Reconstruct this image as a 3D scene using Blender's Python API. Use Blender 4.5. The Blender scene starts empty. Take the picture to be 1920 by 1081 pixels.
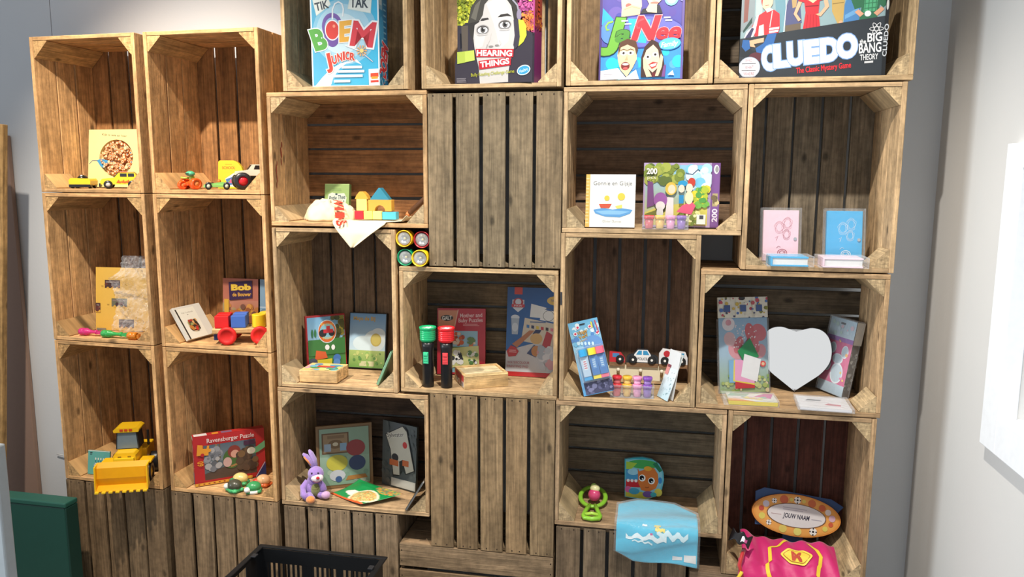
import bpy, bmesh, math, random
from mathutils import Matrix, Vector, Euler
R = math.radians
rnd = random.Random(7)
S = bpy.context.scene
COL = S.collection

# ------------------------------------------------------------------ camera
cam = bpy.data.cameras.new('camera'); camo = bpy.data.objects.new('camera', cam); COL.objects.link(camo)
cam.sensor_fit = 'HORIZONTAL'; cam.sensor_width = 36.0; cam.lens = 36.0 * 1443.0 / 1920.0
cam.clip_start = 0.02; cam.clip_end = 60
cz, sz = math.cos(0.18638), math.sin(0.18638); cp, sp = math.cos(0.14605), math.sin(0.14605)
f = Vector((-sz * cp, cz * cp, -sp)); r0 = Vector((cz, sz, 0)); u0 = r0.cross(f)
cr, sr = math.cos(0.00441), math.sin(0.00441)
r1 = r0 * cr + u0 * sr; u1 = u0 * cr - r0 * sr
camo.matrix_world = Matrix(((r1.x, u1.x, -f.x, 1.1755), (r1.y, u1.y, -f.y, -2.2077), (r1.z, u1.z, -f.z, 1.5623), (0, 0, 0, 1)))
S.camera = camo
# ------------------------------------------------------------------ light and exposure
S.view_settings.view_transform = 'Standard'
try: S.view_settings.look = 'None'
except Exception: pass
S.view_settings.exposure = 0.0; S.view_settings.gamma = 1.0; S.view_settings.use_curve_mapping = False
wd = bpy.data.worlds.new('world'); S.world = wd; wd.use_nodes = True
bg = wd.node_tree.nodes['Background']; bg.inputs[0].default_value = (0.90, 0.97, 1.06, 1); bg.inputs[1].default_value = 0.40
def spot(name, loc, target, watts, col, size=70, rad=0.022, blend=0.75):
    l = bpy.data.lights.new(name, 'SPOT'); o = bpy.data.objects.new(name, l); COL.objects.link(o)
    l.energy = watts; l.color = col; l.spot_size = R(size); l.spot_blend = blend; l.shadow_soft_size = rad
    o.location = loc; o.rotation_euler = (Vector(target) - Vector(loc)).to_track_quat('-Z', 'Y').to_euler()
    return o
spot('ceiling_spot_light', (-0.35, -0.95, 2.95), (-0.35, 0.1, 1.15), 265, (1.0, 0.89, 0.76), 64)
spot('ceiling_spot_light', (1.12, -1.00, 2.95), (1.10, 0.1, 0.95), 222, (1.0, 0.95, 0.87), 78)

def fill_light(name, loc, target, w, h, watts, col, spread=180):
    l = bpy.data.lights.new(name, 'AREA'); o = bpy.data.objects.new(name, l); COL.objects.link(o)
    l.shape = 'RECTANGLE'; l.size = w; l.size_y = h; l.energy = watts; l.color = col; l.spread = R(spread)
    o.location = loc; o.rotation_euler = (Vector(target) - Vector(loc)).to_track_quat('-Z', 'Y').to_euler()
fill_light('added_front_fill', (0.5, -3.4, 1.35), (0.5, 0, 1.35), 3.6, 2.2, 14.0, (1.0, 0.99, 0.97))  # unseen area light, added to fill the front and brighten the heart mirror
fill_light('added_side_fill', (-2.4, -1.9, 1.5), (2.0, -0.75, 1.15), 1.2, 1.4, 17, (0.86, 0.94, 1.0), 60)  # unseen area light added to brighten the right wall; no window stands here
# ------------------------------------------------------------------ helpers
def lin(c):
    if isinstance(c, str): c = tuple(int(c[i:i + 2], 16) for i in (0, 2, 4))
    return tuple(((x / 255.0) / 12.92 if x <= 10 else ((x / 255.0 + 0.055) / 1.055) ** 2.4) for x in c)
def mixc(a, b, t): return tuple(x * (1 - t) + y * t for x, y in zip(lin(a) if isinstance(a, str) else a, lin(b) if isinstance(b, str) else b))
def jit(c, k=0.1):
    s = 1 + rnd.uniform(-k, k); w = rnd.uniform(-k, k) * 0.25
    return (c[0] * s * (1 + w), c[1] * s, c[2] * s * (1 - w))
class MB:
    def __init__(s): s.v = []; s.f = []; s.c = []; s.u = []; s.sm = []; s.m = []
    def add(s, verts, faces, col, uvs=None, M=None, smooth=False, mi=0):
        b = len(s.v)
        for p in verts:
            p = Vector(p); s.v.append(M @ p if M else p)
        many = isinstance(col, list)
        for k, fc in enumerate(faces):
            s.f.append([b + i for i in fc])
            s.c.append([col[i] for i in fc] if many else [col] * len(fc))
            s.u.append(uvs[k] if uvs else [(verts[i][0], verts[i][2]) for i in fc])
            s.sm.append(smooth); s.m.append(mi)
        return s
    def box(s, x0, x1, y0, y1, z0, z1, col, grain=0, M=None, mi=0):
        if isinstance(col, str): col = lin(col)
        vs = [(x, y, z) for x in (x0, x1) for y in (y0, y1) for z in (z0, z1)]
        fs = [(0, 1, 3, 2), (4, 6, 7, 5), (0, 4, 5, 1), (2, 3, 7, 6), (0, 2, 6, 4), (1, 5, 7, 3)]
        nax = (0, 0, 1, 1, 2, 2); ou, ov = rnd.uniform(0, 40), rnd.uniform(0, 40); uvs = []
        for fc, n in zip(fs, nax):
            ax = [a for a in (0, 1, 2) if a != n]
            if grain in ax: ax.remove(grain); a, b = grain, ax[0]; k = 1
            else: a, b = ax; k = 12
            uvs.append([(vs[i][a] * k + ou, vs[i][b] + ov) for i in fc])
        return s.add(vs, fs, col, uvs, M, mi=mi)
    def prism(s, pts, y0, y1, col, M=None, mi=0, smooth=False):
        if isinstance(col, str): col = lin(col)
        n = len(pts)
        vs = [(p[0], y0, p[1]) for p in pts] + [(p[0], y1, p[1]) for p in pts]
        ar = sum(pts[i][0] * pts[(i + 1) % n][1] - pts[(i + 1) % n][0] * pts[i][1] for i in range(n))
        idx = list(range(n)) if ar > 0 else list(range(n))[::-1]
        ou = rnd.uniform(0, 40)
        s.add(vs, [idx, [i + n for i in idx[::-1]]], col, [[(vs[i][0] * 12 + ou, vs[i][2] + ou) for i in idx]] * 2, M, mi=mi)
        sd = [(idx[(k + 1) % n], idx[k], idx[k] + n, idx[(k + 1) % n] + n) for k in range(n)]
        s.add(vs, sd, col, [[(vs[i][1] + ou, vs[i][0] + vs[i][2]) for i in q] for q in sd], M, mi=mi, smooth=smooth)
        return s
    def lathe(s, prof, n, col, M=None, mi=0, smooth=True, cap=True):
        cl = lin(col) if isinstance(col, str) else col
        vs = []; fs = []
        for r_, z in prof: vs += [(r_ * math.cos(2 * math.pi * k / n), r_ * math.sin(2 * math.pi * k / n), z) for k in range(n)]
        for i in range(len(prof) - 1):
            fs += [(i * n + k, i * n + (k + 1) % n, (i + 1) * n + (k + 1) % n, (i + 1) * n + k) for k in range(n)]
        if cap and prof[0][0] > 1e-6: fs.append(list(range(n))[::-1])
        if cap and prof[-1][0] > 1e-6: fs.append([(len(prof) - 1) * n + k for k in range(n)])
        return s.add(vs, fs, cl, None, M, smooth, mi)
    def cyl(s, r_, z0, z1, col, n=24, M=None, ch=0.0, mi=0):
        pr = [(r_, z0), (r_, z1)] if ch <= 0 else [(r_ - ch, z0), (r_, z0 + ch), (r_, z1 - ch), (r_ - ch, z1)]
        return s.lathe(pr, n, col, M, mi, False if ch <= 0 else False)
    def ball(s, c, rr, col, n=16, M=None, mi=0):
        cl = lin(col) if isinstance(col, str) else col
        h = n // 2; vs = [(c[0], c[1], c[2] - rr[2])]
        for i in range(1, h):
            a = -math.pi / 2 + math.pi * i / h
            vs += [(c[0] + rr[0] * math.cos(a) * math.cos(2 * math.pi * k / n), c[1] + rr[1] * math.cos(a) * math.sin(2 * math.pi * k / n), c[2] + rr[2] * math.sin(a)) for k in range(n)]
        vs.append((c[0], c[1], c[2] + rr[2])); T = len(vs) - 1; fs = []
        for k in range(n):
            fs.append((0, 1 + (k + 1) % n, 1 + k)); fs.append((T, T - n + k, T - n + (k + 1) % n))
            for i in range(h - 2): a = 1 + i * n; fs.append((a + k, a + (k + 1) % n, a + n + (k + 1) % n, a + n + k))
        return s.add(vs, fs, cl, None, M, True, mi)
    def tube(s, path, rad, col, n=8, M=None, closed=False, mi=0, flat=1.0):
        cl = lin(col) if isinstance(col, str) else col
        P = [Vector(p) for p in path]; L = len(P); vs = []; fs = []; up = Vector((0, 0, 1))
        for i, p in enumerate(P):
            a = P[(i - 1) % L] if (i > 0 or closed) else p; b = P[(i + 1) % L] if (i < L - 1 or closed) else p
            t = (b - a).normalized()
            x = t.cross(up)
            if x.length < 0.1: x = t.cross(Vector((0, 1, 0)))
            x.normalize(); y = x.cross(t); rr = rad[i] if isinstance(rad, (list, tuple)) else rad
            vs += [p + x * (rr * math.cos(2 * math.pi * k / n)) + y * (rr * flat * math.sin(2 * math.pi * k / n)) for k in range(n)]
        for i in range(L if closed else L - 1):
            j = (i + 1) % L
            fs += [(i * n + k, j * n + k, j * n + (k + 1) % n, i * n + (k + 1) % n) for k in range(n)]
        if not closed: fs += [list(range(n)), [(L - 1) * n + k for k in range(n)][::-1]]
        return s.add(vs, fs, cl, None, M, True, mi)
    def grid(s, fn, nu, nv, col, M=None, mi=0):
        vs = []; cs = []
        for j in range(nv + 1):
            for i in range(nu + 1):
                u, v = i / nu, j / nv; vs.append(fn(u, v)); cs.append(col(u, v) if callable(col) else (lin(col) if isinstance(col, str) else col))
        fs = [(j * (nu + 1) + i, j * (nu + 1) + i + 1, (j + 1) * (nu + 1) + i + 1, (j + 1) * (nu + 1) + i) for j in range(nv) for i in range(nu)]
        return s.add(vs, fs, cs, None, M, True, mi)
def link(name, mb, mat, parent=None, loc=(0, 0, 0), rot=(0, 0, 0), bevel=0, seg=2, solid=0, sub=0):
    me = bpy.data.meshes.new(name); me.from_pydata([tuple(p) for p in mb.v], [], mb.f)
    ca = me.color_attributes.new('Col', 'FLOAT_COLOR', 'CORNER'); uv = me.uv_layers.new(name='UVMap')
    k = 0; cb = []; ub = []
    for fc, cc, uu in zip(mb.f, mb.c, mb.u):
        for c, u in zip(cc, uu): cb += [c[0], c[1], c[2], 1.0]; ub += [u[0], u[1]]
    ca.data.foreach_set('color', cb); uv.data.foreach_set('uv', ub)
    me.polygons.foreach_set('use_smooth', mb.sm); me.polygons.foreach_set('material_index', mb.m)
    for m in (mat if isinstance(mat, (list, tuple)) else [mat]): me.materials.append(m)
    me.update()
    o = bpy.data.objects.new(name, me); COL.objects.link(o); o.location = loc; o.rotation_euler = rot
    if parent is not None: o.parent = parent
    if solid: m = o.modifiers.new('solid', 'SOLIDIFY'); m.thickness = solid; m.offset = 0
    if sub: m = o.modifiers.new('sub', 'SUBSURF'); m.levels = sub; m.render_levels = sub
    if bevel: m = o.modifiers.new('bevel', 'BEVEL'); m.width = bevel; m.segments = seg; m.limit_method = 'ANGLE'; m.angle_limit = R(50)
    return o
def tag(o, label, cat, group=None):
    o['label'] = label; o['category'] = cat
    if group: o['group'] = group
    return o
def thing(name, label, cat, loc=(0, 0, 0), rot=(0, 0, 0), group=None):
    o = bpy.data.objects.new(name, None); COL.objects.link(o); o.empty_display_size = 0.05
    o.location = loc; o.rotation_euler = rot
    return tag(o, label, cat, group)
def struct(name, mb, mat, parent=None, **k):
    o = link(name, mb, mat, parent, **k)
    if parent is None: o['kind'] = 'structure'
    return o
def T(x=0, y=0, z=0, rx=0, ry=0, rz=0, s=1): return Matrix.Translation((x, y, z)) @ Euler((R(rx), R(ry), R(rz))).to_matrix().to_4x4() @ Matrix.Scale(s, 4)

# ------------------------------------------------------------------ materials
def nt(name):
    m = bpy.data.materials.new(name); m.use_nodes = True; t = m.node_tree
    return m, t, t.nodes['Principled BSDF'], t.nodes, t.links
def surf(name, rough=0.5, spec=0.4, coat=0, var=0.06, vscale=60, bump=0, bscale=400, metal=0, sheen=0, refl=1.0):
    m, t, b, N, L = nt(name)
    at = N.new('ShaderNodeAttribute'); at.attribute_name = 'Col'
    no = N.new('ShaderNodeTexNoise'); no.inputs['Scale'].default_value = vscale; no.inputs['Detail'].default_value = 3
    tc = N.new('ShaderNodeTexCoord'); L.new(tc.outputs['Object'], no.inputs['Vector'])
    mr = N.new('ShaderNodeMapRange'); mr.inputs['To Min'].default_value = refl * (1 - var); mr.inputs['To Max'].default_value = refl * (1 + var)
    L.new(no.outputs['Fac'], mr.inputs['Value'])
    mx = N.new('ShaderNodeVectorMath'); mx.operation = 'SCALE'
    L.new(at.outputs['Color'], mx.inputs[0]); L.new(mr.outputs['Result'], mx.inputs['Scale'])
    L.new(mx.outputs['Vector'], b.inputs['Base Color'])
    b.inputs['Roughness'].default_value = rough; b.inputs['Specular IOR Level'].default_value = spec
    b.inputs['Coat Weight'].default_value = coat; b.inputs['Metallic'].default_value = metal
    if sheen: b.inputs['Sheen Weight'].default_value = sheen
    if bump:
        n2 = N.new('ShaderNodeTexNoise'); n2.inputs['Scale'].default_value = bscale; L.new(tc.outputs['Object'], n2.inputs['Vector'])
        bp = N.new('ShaderNodeBump'); bp.inputs['Strength'].default_value = bump; bp.inputs['Distance'].default_value = 0.002
        L.new(n2.outputs['Fac'], bp.inputs['Height']); L.new(bp.outputs['Normal'], b.inputs['Normal'])
    return m
PRINT = surf('printed_card', 0.42, 0.45, 0.15, 0.04, refl=0.78)
PAPER = surf('matt_paper', 0.75, 0.25, 0, 0.04, refl=0.82)
PLAST = surf('coloured_plastic', 0.3, 0.5, 0.1)
PAINT = surf('painted_wood', 0.5, 0.4)
CLOTH = surf('woven_cloth', 0.9, 0.15, 0, 0.08, 40, 0.35, 900, sheen=0.3)
SATIN = surf('satin_cloth', 0.45, 0.35, 0, 0.05, 25, 0.2, 120, sheen=0.3)
PLUSH = surf('plush_fur', 0.95, 0.1, 0, 0.15, 180, 0.8, 500, sheen=0.6)
METAL = surf('bare_metal', 0.3, 0.5, 0, 0.05, 60, metal=0.9)
WALLP = surf('painted_plaster', 0.75, 0.25, 0, 0.02, 6, 0.12, 90)
GLOSSB = surf('black_plastic', 0.35, 0.45, 0, 0.15, 80, 0.1, 300)
def wood_mat():
    m, t, b, N, L = nt('crate_wood')
    at = N.new('ShaderNodeAttribute'); at.attribute_name = 'Col'
    uv = N.new('ShaderNodeUVMap'); uv.uv_map = 'UVMap'
    def mapped(sx, sy):
        mp = N.new('ShaderNodeMapping'); mp.inputs['Scale'].default_value = (sx, sy, 1); L.new(uv.outputs['UV'], mp.inputs['Vector']); return mp
    def noise(mp, det, dist=0.0, sc=1.0):
        n = N.new('ShaderNodeTexNoise'); n.noise_dimensions = '2D'; n.inputs['Scale'].default_value = sc; n.inputs['Detail'].default_value = det
        n.inputs['Distortion'].default_value = dist; n.inputs['Roughness'].default_value = 0.62; L.new(mp.outputs['Vector'], n.inputs['Vector']); return n
    def rng(src, a, bb, lo, hi):
        mr = N.new('ShaderNodeMapRange'); mr.inputs['From Min'].default_value = a; mr.inputs['From Max'].default_value = bb
        mr.inputs['To Min'].default_value = lo; mr.inputs['To Max'].default_value = hi; L.new(src, mr.inputs['Value']); return mr.outputs['Result']
    def mul(a, c):
        x = N.new('ShaderNodeMath'); x.operation = 'MULTIPLY'; L.new(a, x.inputs[0]); L.new(c, x.inputs[1]); return x.outputs[0]
    gr = noise(mapped(5, 170), 4, 0.6); g = rng(gr.outputs['Fac'], 0.3, 0.72, 0.64, 1.20)
    bl = noise(mapped(5, 24), 3, 0.3); bb = rng(bl.outputs['Fac'], 0.3, 0.7, 0.66, 1.22)
    ft = noise(mapped(40, 40), 5, 0.0); fb = rng(ft.outputs['Fac'], 0.35, 0.6, 0.84, 1.08)
    vo = N.new('ShaderNodeTexVoronoi'); vo.voronoi_dimensions = '2D'; vo.feature = 'F1'; mpk = mapped(5.5, 11)
    L.new(mpk.outputs['Vector'], vo.inputs['Vector']); vo.inputs['Scale'].default_value = 1
    kd = rng(vo.outputs['Distance'], 0.04, 0.11, 0.38, 1.0)
    sep = N.new('ShaderNodeSeparateColor'); L.new(vo.outputs['Color'], sep.inputs['Color'])
    gt = N.new('ShaderNodeMath'); gt.operation = 'GREATER_THAN'; gt.inputs[1].default_value = 0.80; L.new(sep.outputs['Red'], gt.inputs[0])
    kx = N.new('ShaderNodeMix'); kx.data_type = 'FLOAT'; kx.inputs['A'].default_value = 1.0
    L.new(gt.outputs[0], kx.inputs['Factor']); L.new(kd, kx.inputs['B'])
    tot = mul(mul(mul(g, bb), fb), kx.outputs['Result'])
    mx = N.new('ShaderNodeVectorMath'); mx.operation = 'SCALE'; L.new(at.outputs['Color'], mx.inputs[0]); L.new(tot, mx.inputs['Scale'])
    L.new(mx.outputs['Vector'], b.inputs['Base Color'])
    b.inputs['Roughness'].default_value = 0.72; b.inputs['Specular IOR Level'].default_value = 0.25
    bp = N.new('ShaderNodeBump'); bp.inputs['Strength'].default_value = 0.45; bp.inputs['Distance'].default_value = 0.002
    L.new(tot, bp.inputs['Height']); L.new(bp.outputs['Normal'], b.inputs['Normal'])
    return m
WOOD = wood_mat()
def film_mat(name, tint, base=0.07, edge=0.55, wr=0.4, bs=70):
    m, t, b, N, L = nt(name)
    out = N['Material Output']; tr = N.new('ShaderNodeBsdfTransparent'); tr.inputs[0].default_value = tint + (1,)
    b.inputs['Base Color'].default_value = (0.9, 0.92, 0.95, 1); b.inputs['Roughness'].default_value = 0.12
    lw = N.new('ShaderNodeLayerWeight'); lw.inputs['Blend'].default_value = 0.25
    mr = N.new('ShaderNodeMapRange'); mr.inputs['To Min'].default_value = base; mr.inputs['To Max'].default_value = edge; L.new(lw.outputs['Facing'], mr.inputs['Value'])
    no = N.new('ShaderNodeTexNoise'); no.inputs['Scale'].default_value = bs; tc = N.new('ShaderNodeTexCoord'); L.new(tc.outputs['Object'], no.inputs['Vector'])
    bp = N.new('ShaderNodeBump'); bp.inputs['Strength'].default_value = wr; bp.inputs['Distance'].default_value = 0.01
    L.new(no.outputs['Fac'], bp.inputs['Height']); L.new(bp.outputs['Normal'], b.inputs['Normal']); L.new(bp.outputs['Normal'], lw.inputs['Normal'])
    mx = N.new('ShaderNodeMixShader'); L.new(mr.outputs['Result'], mx.inputs[0]); L.new(tr.outputs[0], mx.inputs[1]); L.new(b.outputs[0], mx.inputs[2])
    L.new(mx.outputs[0], out.inputs['Surface'])
    return m
FILM = film_mat('clear_film', (0.97, 0.98, 0.99))
CLEAR = film_mat('clear_plastic', (0.95, 0.96, 0.97), 0.06, 0.6, 0.05)
CRINK = film_mat('crinkled_cellophane', (0.97, 0.97, 0.98), 0.14, 0.6, 1.0, 45)
GLASS = film_mat('window_glass', (0.93, 0.97, 1.0), 0.10, 0.7, 0.0)
def mirror_mat():
    m, t, b, N, L = nt('mirror_glass'); b.inputs['Base Color'].default_value = (0.76, 0.755, 0.74, 1); b.inputs['Metallic'].default_value = 1
    no = N.new('ShaderNodeTexNoise'); no.inputs['Scale'].default_value = 3
    mr = N.new('ShaderNodeMapRange'); mr.inputs['To Min'].default_value = 0.01; mr.inputs['To Max'].default_value = 0.04
    L.new(no.outputs['Fac'], mr.inputs['Value']); L.new(mr.outputs['Result'], b.inputs['Roughness']); return m
MIRROR = mirror_mat()
def trans_mat(name, col):
    m, t, b, N, L = nt(name); b.inputs['Base Color'].default_value = lin(col) + (1,); b.inputs['Roughness'].default_value = 0.15
    b.inputs['Transmission Weight'].default_value = 0.35; b.inputs['Specular IOR Level'].default_value = 0.6
    no = N.new('ShaderNodeTexNoise'); no.inputs['Scale'].default_value = 200; bp = N.new('ShaderNodeBump'); bp.inputs['Strength'].default_value = 0.2; bp.inputs['Distance'].default_value = 0.002
    L.new(no.outputs['Fac'], bp.inputs['Height']); L.new(bp.outputs['Normal'], b.inputs['Normal']); return m

# ------------------------------------------------------------------ printed pictures and lettering
_tc = {}
def glyphs(s, off):
    k = (s, off)
    if k not in _tc:
        cu = bpy.data.curves.new('lettering', 'FONT'); cu.body = s; cu.size = 1; cu.resolution_u = 4; cu.offset = off; cu.fill_mode = 'FRONT'
        o = bpy.data.objects.new('lettering', cu); me = o.to_mesh()
        _tc[k] = ([(v.co.x, v.co.y) for v in me.vertices], [list(p.vertices) for p in me.polygons])
        o.to_mesh_clear(); bpy.data.objects.remove(o); bpy.data.curves.remove(cu)
    return _tc[k]
class Art:
    E = 0.00005
    def __init__(s, w, h, bgc=None):
        s.w, s.h, s.n, s.mb = w, h, 1, MB()
        if bgc: s.rect(0, 0, 1, 1, bgc)
    def poly(s, pts, col, cols=None):
        if not cols:
            for ax, lim, sg in ((0, 0.0, 1), (0, 1.0, -1), (1, 0.0, 1), (1, 1.0, -1)):
                out = []
                for i in range(len(pts)):
                    a, b = pts[i - 1], pts[i]; da, db = (a[ax] - lim) * sg, (b[ax] - lim) * sg
                    if (da >= 0) != (db >= 0): k = da / (da - db); out.append((a[0] + (b[0] - a[0]) * k, a[1] + (b[1] - a[1]) * k))
                    if db >= 0: out.append(b)
                pts = out
                if len(pts) < 3: return s
        n = len(pts); ar = sum(pts[i][0] * pts[(i + 1) % n][1] - pts[(i + 1) % n][0] * pts[i][1] for i in range(n))
        vs = [(u * s.w, -s.E * s.n, v * s.h) for u, v in pts]; idx = list(range(n)) if ar > 0 else list(range(n))[::-1]
        c = [lin(x) for x in cols] if cols else (lin(col) if isinstance(col, str) else col)
        s.mb.add(vs, [idx], c); s.n += 1; return s
    def rect(s, a, b, c, d, col): return s.poly([(a, b), (c, b), (c, d), (a, d)], col)
    def grad(s, a, b, c, d, lo, hi): return s.poly([(a, b), (c, b), (c, d), (a, d)], None, [lo, lo, hi, hi])
    def gradh(s, a, b, c, d, le, ri): return s.poly([(a, b), (c, b), (c, d), (a, d)], None, [le, ri, ri, le])
    def ell(s, u, v, ru, rv, col, rot=0, n=28, a0=0, a1=360):
        k = n if a1 - a0 >= 360 else n + 1; c, q = math.cos(R(rot)), math.sin(R(rot)); P = []
        for i in range(k):
            a = R(a0 + (a1 - a0) * i / n); x, y = ru * s.w * math.cos(a), rv * s.h * math.sin(a)
            P.append((u + (x * c - y * q) / s.w, v + (x * q + y * c) / s.h))
        return s.poly(P, col)
    def circ(s, u, v, r_, col, **k): return s.ell(u, v, r_ / s.w, r_ / s.h, col, **k)
    def ring(s, u, v, ru, rv, t, col, n=32):
        vs = []; fs = []; c = lin(col)
        for i in range(n):
            a = 2 * math.pi * i / n
            for kk in (1, 1 - t): vs.append(((u + ru * kk * math.cos(a)) * s.w, -s.E * s.n, (v + rv * kk * math.sin(a)) * s.h))
        fs = [(2 * i, 2 * ((i + 1) % n), 2 * ((i + 1) % n) + 1, 2 * i + 1) for i in range(n)]
        s.mb.add(vs, fs, c); s.n += 1; return s
    def line(s, pts, wd_, col):
        P = [Vector((u * s.w, v * s.h)) for u, v in pts]; vs = []; c = lin(col)
        for i, p in enumerate(P):
            t = (P[min(i + 1, len(P) - 1)] - P[max(i - 1, 0)]); t = t.normalized() if t.length else Vector((1, 0)); n = Vector((-t.y, t.x)) * wd_ / 2
            vs += [(p.x - n.x, -s.E * s.n, p.y - n.y), (p.x + n.x, -s.E * s.n, p.y + n.y)]
        s.mb.add(vs, [(2 * i, 2 * i + 2, 2 * i + 3, 2 * i + 1) for i in range(len(P) - 1)], c); s.n += 1; return s
    def bars(s, u0_, v0, u1_, v1, n, col, fill=0.45):
        for i in range(n):
            a = v0 + (v1 - v0) * (i + 0.5) / n; hh = (v1 - v0) / n * fill / 2
            s.rect(u0_ + rnd.uniform(0, 0.06) * (u1_ - u0_), a - hh, u1_ - rnd.uniform(0, 0.2) * (u1_ - u0_), a + hh, col)
        return s
    def blots(s, a, b, c, d, n, r_, cols, k=10):
        for _ in range(n):
            q = r_ * rnd.uniform(0.5, 1.4); s.circ(rnd.uniform(a, c), rnd.uniform(b, d), q, rnd.choice(cols), n=k)
        return s
    def t(s, txt, u, v, hh, col, W=None, rot=0, sh=0, out=None, ow=0.035, bold=0.0):
        base, _ = glyphs(txt, 0.0); xs = [p[0] for p in base]; ys = [p[1] for p in base]
        x0, x1, y0, y1 = min(xs), max(xs), min(ys), max(ys); cap = 0.70
        ky = hh * s.h / cap; kx = (W * s.w / (x1 - x0)) if W else ky; c, q = math.cos(R(rot)), math.sin(R(rot))
        for off, cc in (((bold + ow, out),) if out else ()) + ((bold, col),):
            P, F = glyphs(txt, off); vs = []
            for px, py in P:
                x = (px - (x0 + x1) / 2) * kx; y = (py - 0.35) * ky; x += y * sh
                vs.append((u * s.w + x * c - y * q, -s.E * s.n, v * s.h + x * q + y * c))
            s.mb.add(vs, F, lin(cc)); s.n += 1
        return s
    def person(s, u, v, r_, skin='f0c8a4', hair='3a261c', long=False, mouth='8a2f2a', shirt=None, open_=False):
        a = r_ / s.w; b = r_ / s.h
        if shirt: s.poly([(u - 1.9 * a, v - 3.0 * b), (u + 1.9 * a, v - 3.0 * b), (u + 1.5 * a, v - 1.5 * b), (u + .5 * a, v - 1.1 * b), (u - .5 * a, v - 1.1 * b), (u - 1.5 * a, v - 1.5 * b)], shirt)
        if long: s.ell(u, v - .55 * b, 1.15 * a, 1.8 * b, hair)
        else: s.ell(u, v + .42 * b, .92 * a, .92 * b, hair)
        s.rect(u - .35 * a, v - 1.5 * b, u + .35 * a, v - .6 * b, mixc(skin, 'a06a4a', .25))
        s.ell(u, v, .8 * a, 1.05 * b, skin)
        s.poly([(u - .8 * a, v + .3 * b), (u - .5 * a, v + .75 * b), (u + .3 * a, v + .7 * b), (u + .78 * a, v + .35 * b), (u + .7 * a, v + 1.0 * b), (u, v + 1.3 * b), (u - .7 * a, v + 1.0 * b)], hair)
        for e in (-.33, .33):
            s.ell(u + e * a, v + .15 * b, .17 * a, .1 * b, 'ffffff', n=12); s.ell(u + e * a, v + .15 * b, .08 * a, .09 * b, '2b2020', n=10)
            s.line([(u + (e - .2) * a, v + .34 * b), (u + e * a, v + .42 * b), (u + (e + .2) * a, v + .34 * b)], .07 * r_, hair)
        s.poly([(u - .1 * a, v - .2 * b), (u + .12 * a, v - .2 * b), (u + .04 * a, v + .08 * b)], mixc(skin, 'b07850', .35))
        if open_: s.ell(u, v - .55 * b, .27 * a, .3 * b, mouth); s.ell(u, v - .42 * b, .2 * a, .08 * b, 'ffffff', n=12)
        else: s.ell(u, v - .5 * b, .34 * a, .16 * b, mouth, a0=180, a1=360)
        return s
    def build(s, name, parent, M=None, mat=None):
        o = link(name, s.mb, mat or PRINT, parent)
        if M is not None: o.matrix_local = M
        return o
def slab(name, label, cat, loc, w, h, d, yaw=0, lean=0, roll=0, col='ffffff', front=None, side=None, left=None, top=None, group=None, mat=None, bev=0.0012, cname='front_cover'):
    z = loc[2] + max(0, d * math.sin(R(lean))) + (w * math.sin(R(roll)) if roll > 0 else 0) + 0.0004
    mb = MB().box(0, w, 0, d, 0, h, col)
    o = link(name, mb, mat or PRINT, None, (loc[0], loc[1], z), (R(-lean), R(roll), R(yaw)), bev)
    tag(o, label, cat, group)
    if front: front.build(cname, o, T(0, -0.0002, 0))
    if side: side.build('side_print', o, T(w + 0.0002, 0, 0, rz=90))
    if left: left.build('spine_print', o, T(-0.0002, d, 0, rz=-90))
    if top: top.build('top_print', o, T(0, 0, h + 0.0002, rx=-90))
    return o
def sleeve(o, w, h, d, m=0.006, name='plastic_sleeve', z0=-0.0005):
    return link(name, MB().box(-m, w + m, -0.003, d + 0.002, z0, h + m, 'ffffff'), FILM, o)
# ------------------------------------------------------------------ the setting
struct('floor', MB().box(-2.6, 2.2, -3.4, 0.5, -0.05, 0.0, '8d8a86'), WALLP)
struct('wall_back', MB().box(-2.6, -1.000, 0.32, 0.40, 0, 3.1, 'ced2d6').box(-0.997, 2.2, 0.32, 0.40, 0, 3.1, 'ced2d6'), WALLP)
XR = 1.995
wy0, wy1, wz0, wz1 = -1.30, -0.282, 1.00, 1.585
wr = MB()
wr.box(XR, XR + 0.2, -3.4, wy0, 0, 3.1, 'd6d4d0').box(XR, XR + 0.2, wy1, 0.32, 0, 3.1, 'd6d4d0')
wr.box(XR, XR + 0.2, wy0, wy1, 0, wz0, 'd6d4d0').box(XR, XR + 0.2, wy0, wy1, wz1, 3.1, 'd6d4d0')
struct('wall_right', wr, WALLP)
w1 = thing('window_1', 'white framed window in the right wall', 'window', (XR, (wy0 + wy1) / 2, wz0)); w1['kind'] = 'structure'
for k in ('label', 'category'): del w1[k]
def wpart(name, bxs, mat, bev=0.002):
    mb = MB()
    for b in bxs: mb.box(*b, 'f1f3f5')
    return link(name, mb, mat, w1, (0, -(wy0 + wy1) / 2, -wz0) and (-XR, -(wy0 + wy1) / 2, -wz0), bevel=bev)
e = 0.085
wpart('window_frame', [(XR - 0.022, XR + 0.02, wy1 - 0.002, wy1 + e, wz0 - e, wz1 + 0.055), (XR - 0.022, XR + 0.02, wy0 - e, wy0 + 0.002, wz0 - e, wz1 + 0.055),
    (XR - 0.022, XR + 0.02, wy0, wy1, wz1 - 0.002, wz1 + 0.055), (XR - 0.022, XR + 0.02, wy0, wy1, wz0 - e, wz0 + 0.002)], PAINT)
wpart('window_sill', [(XR + 0.02, XR + 0.12, wy0, wy1, wz0 - 0.01, wz0 + 0.004)], PAINT)
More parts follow.
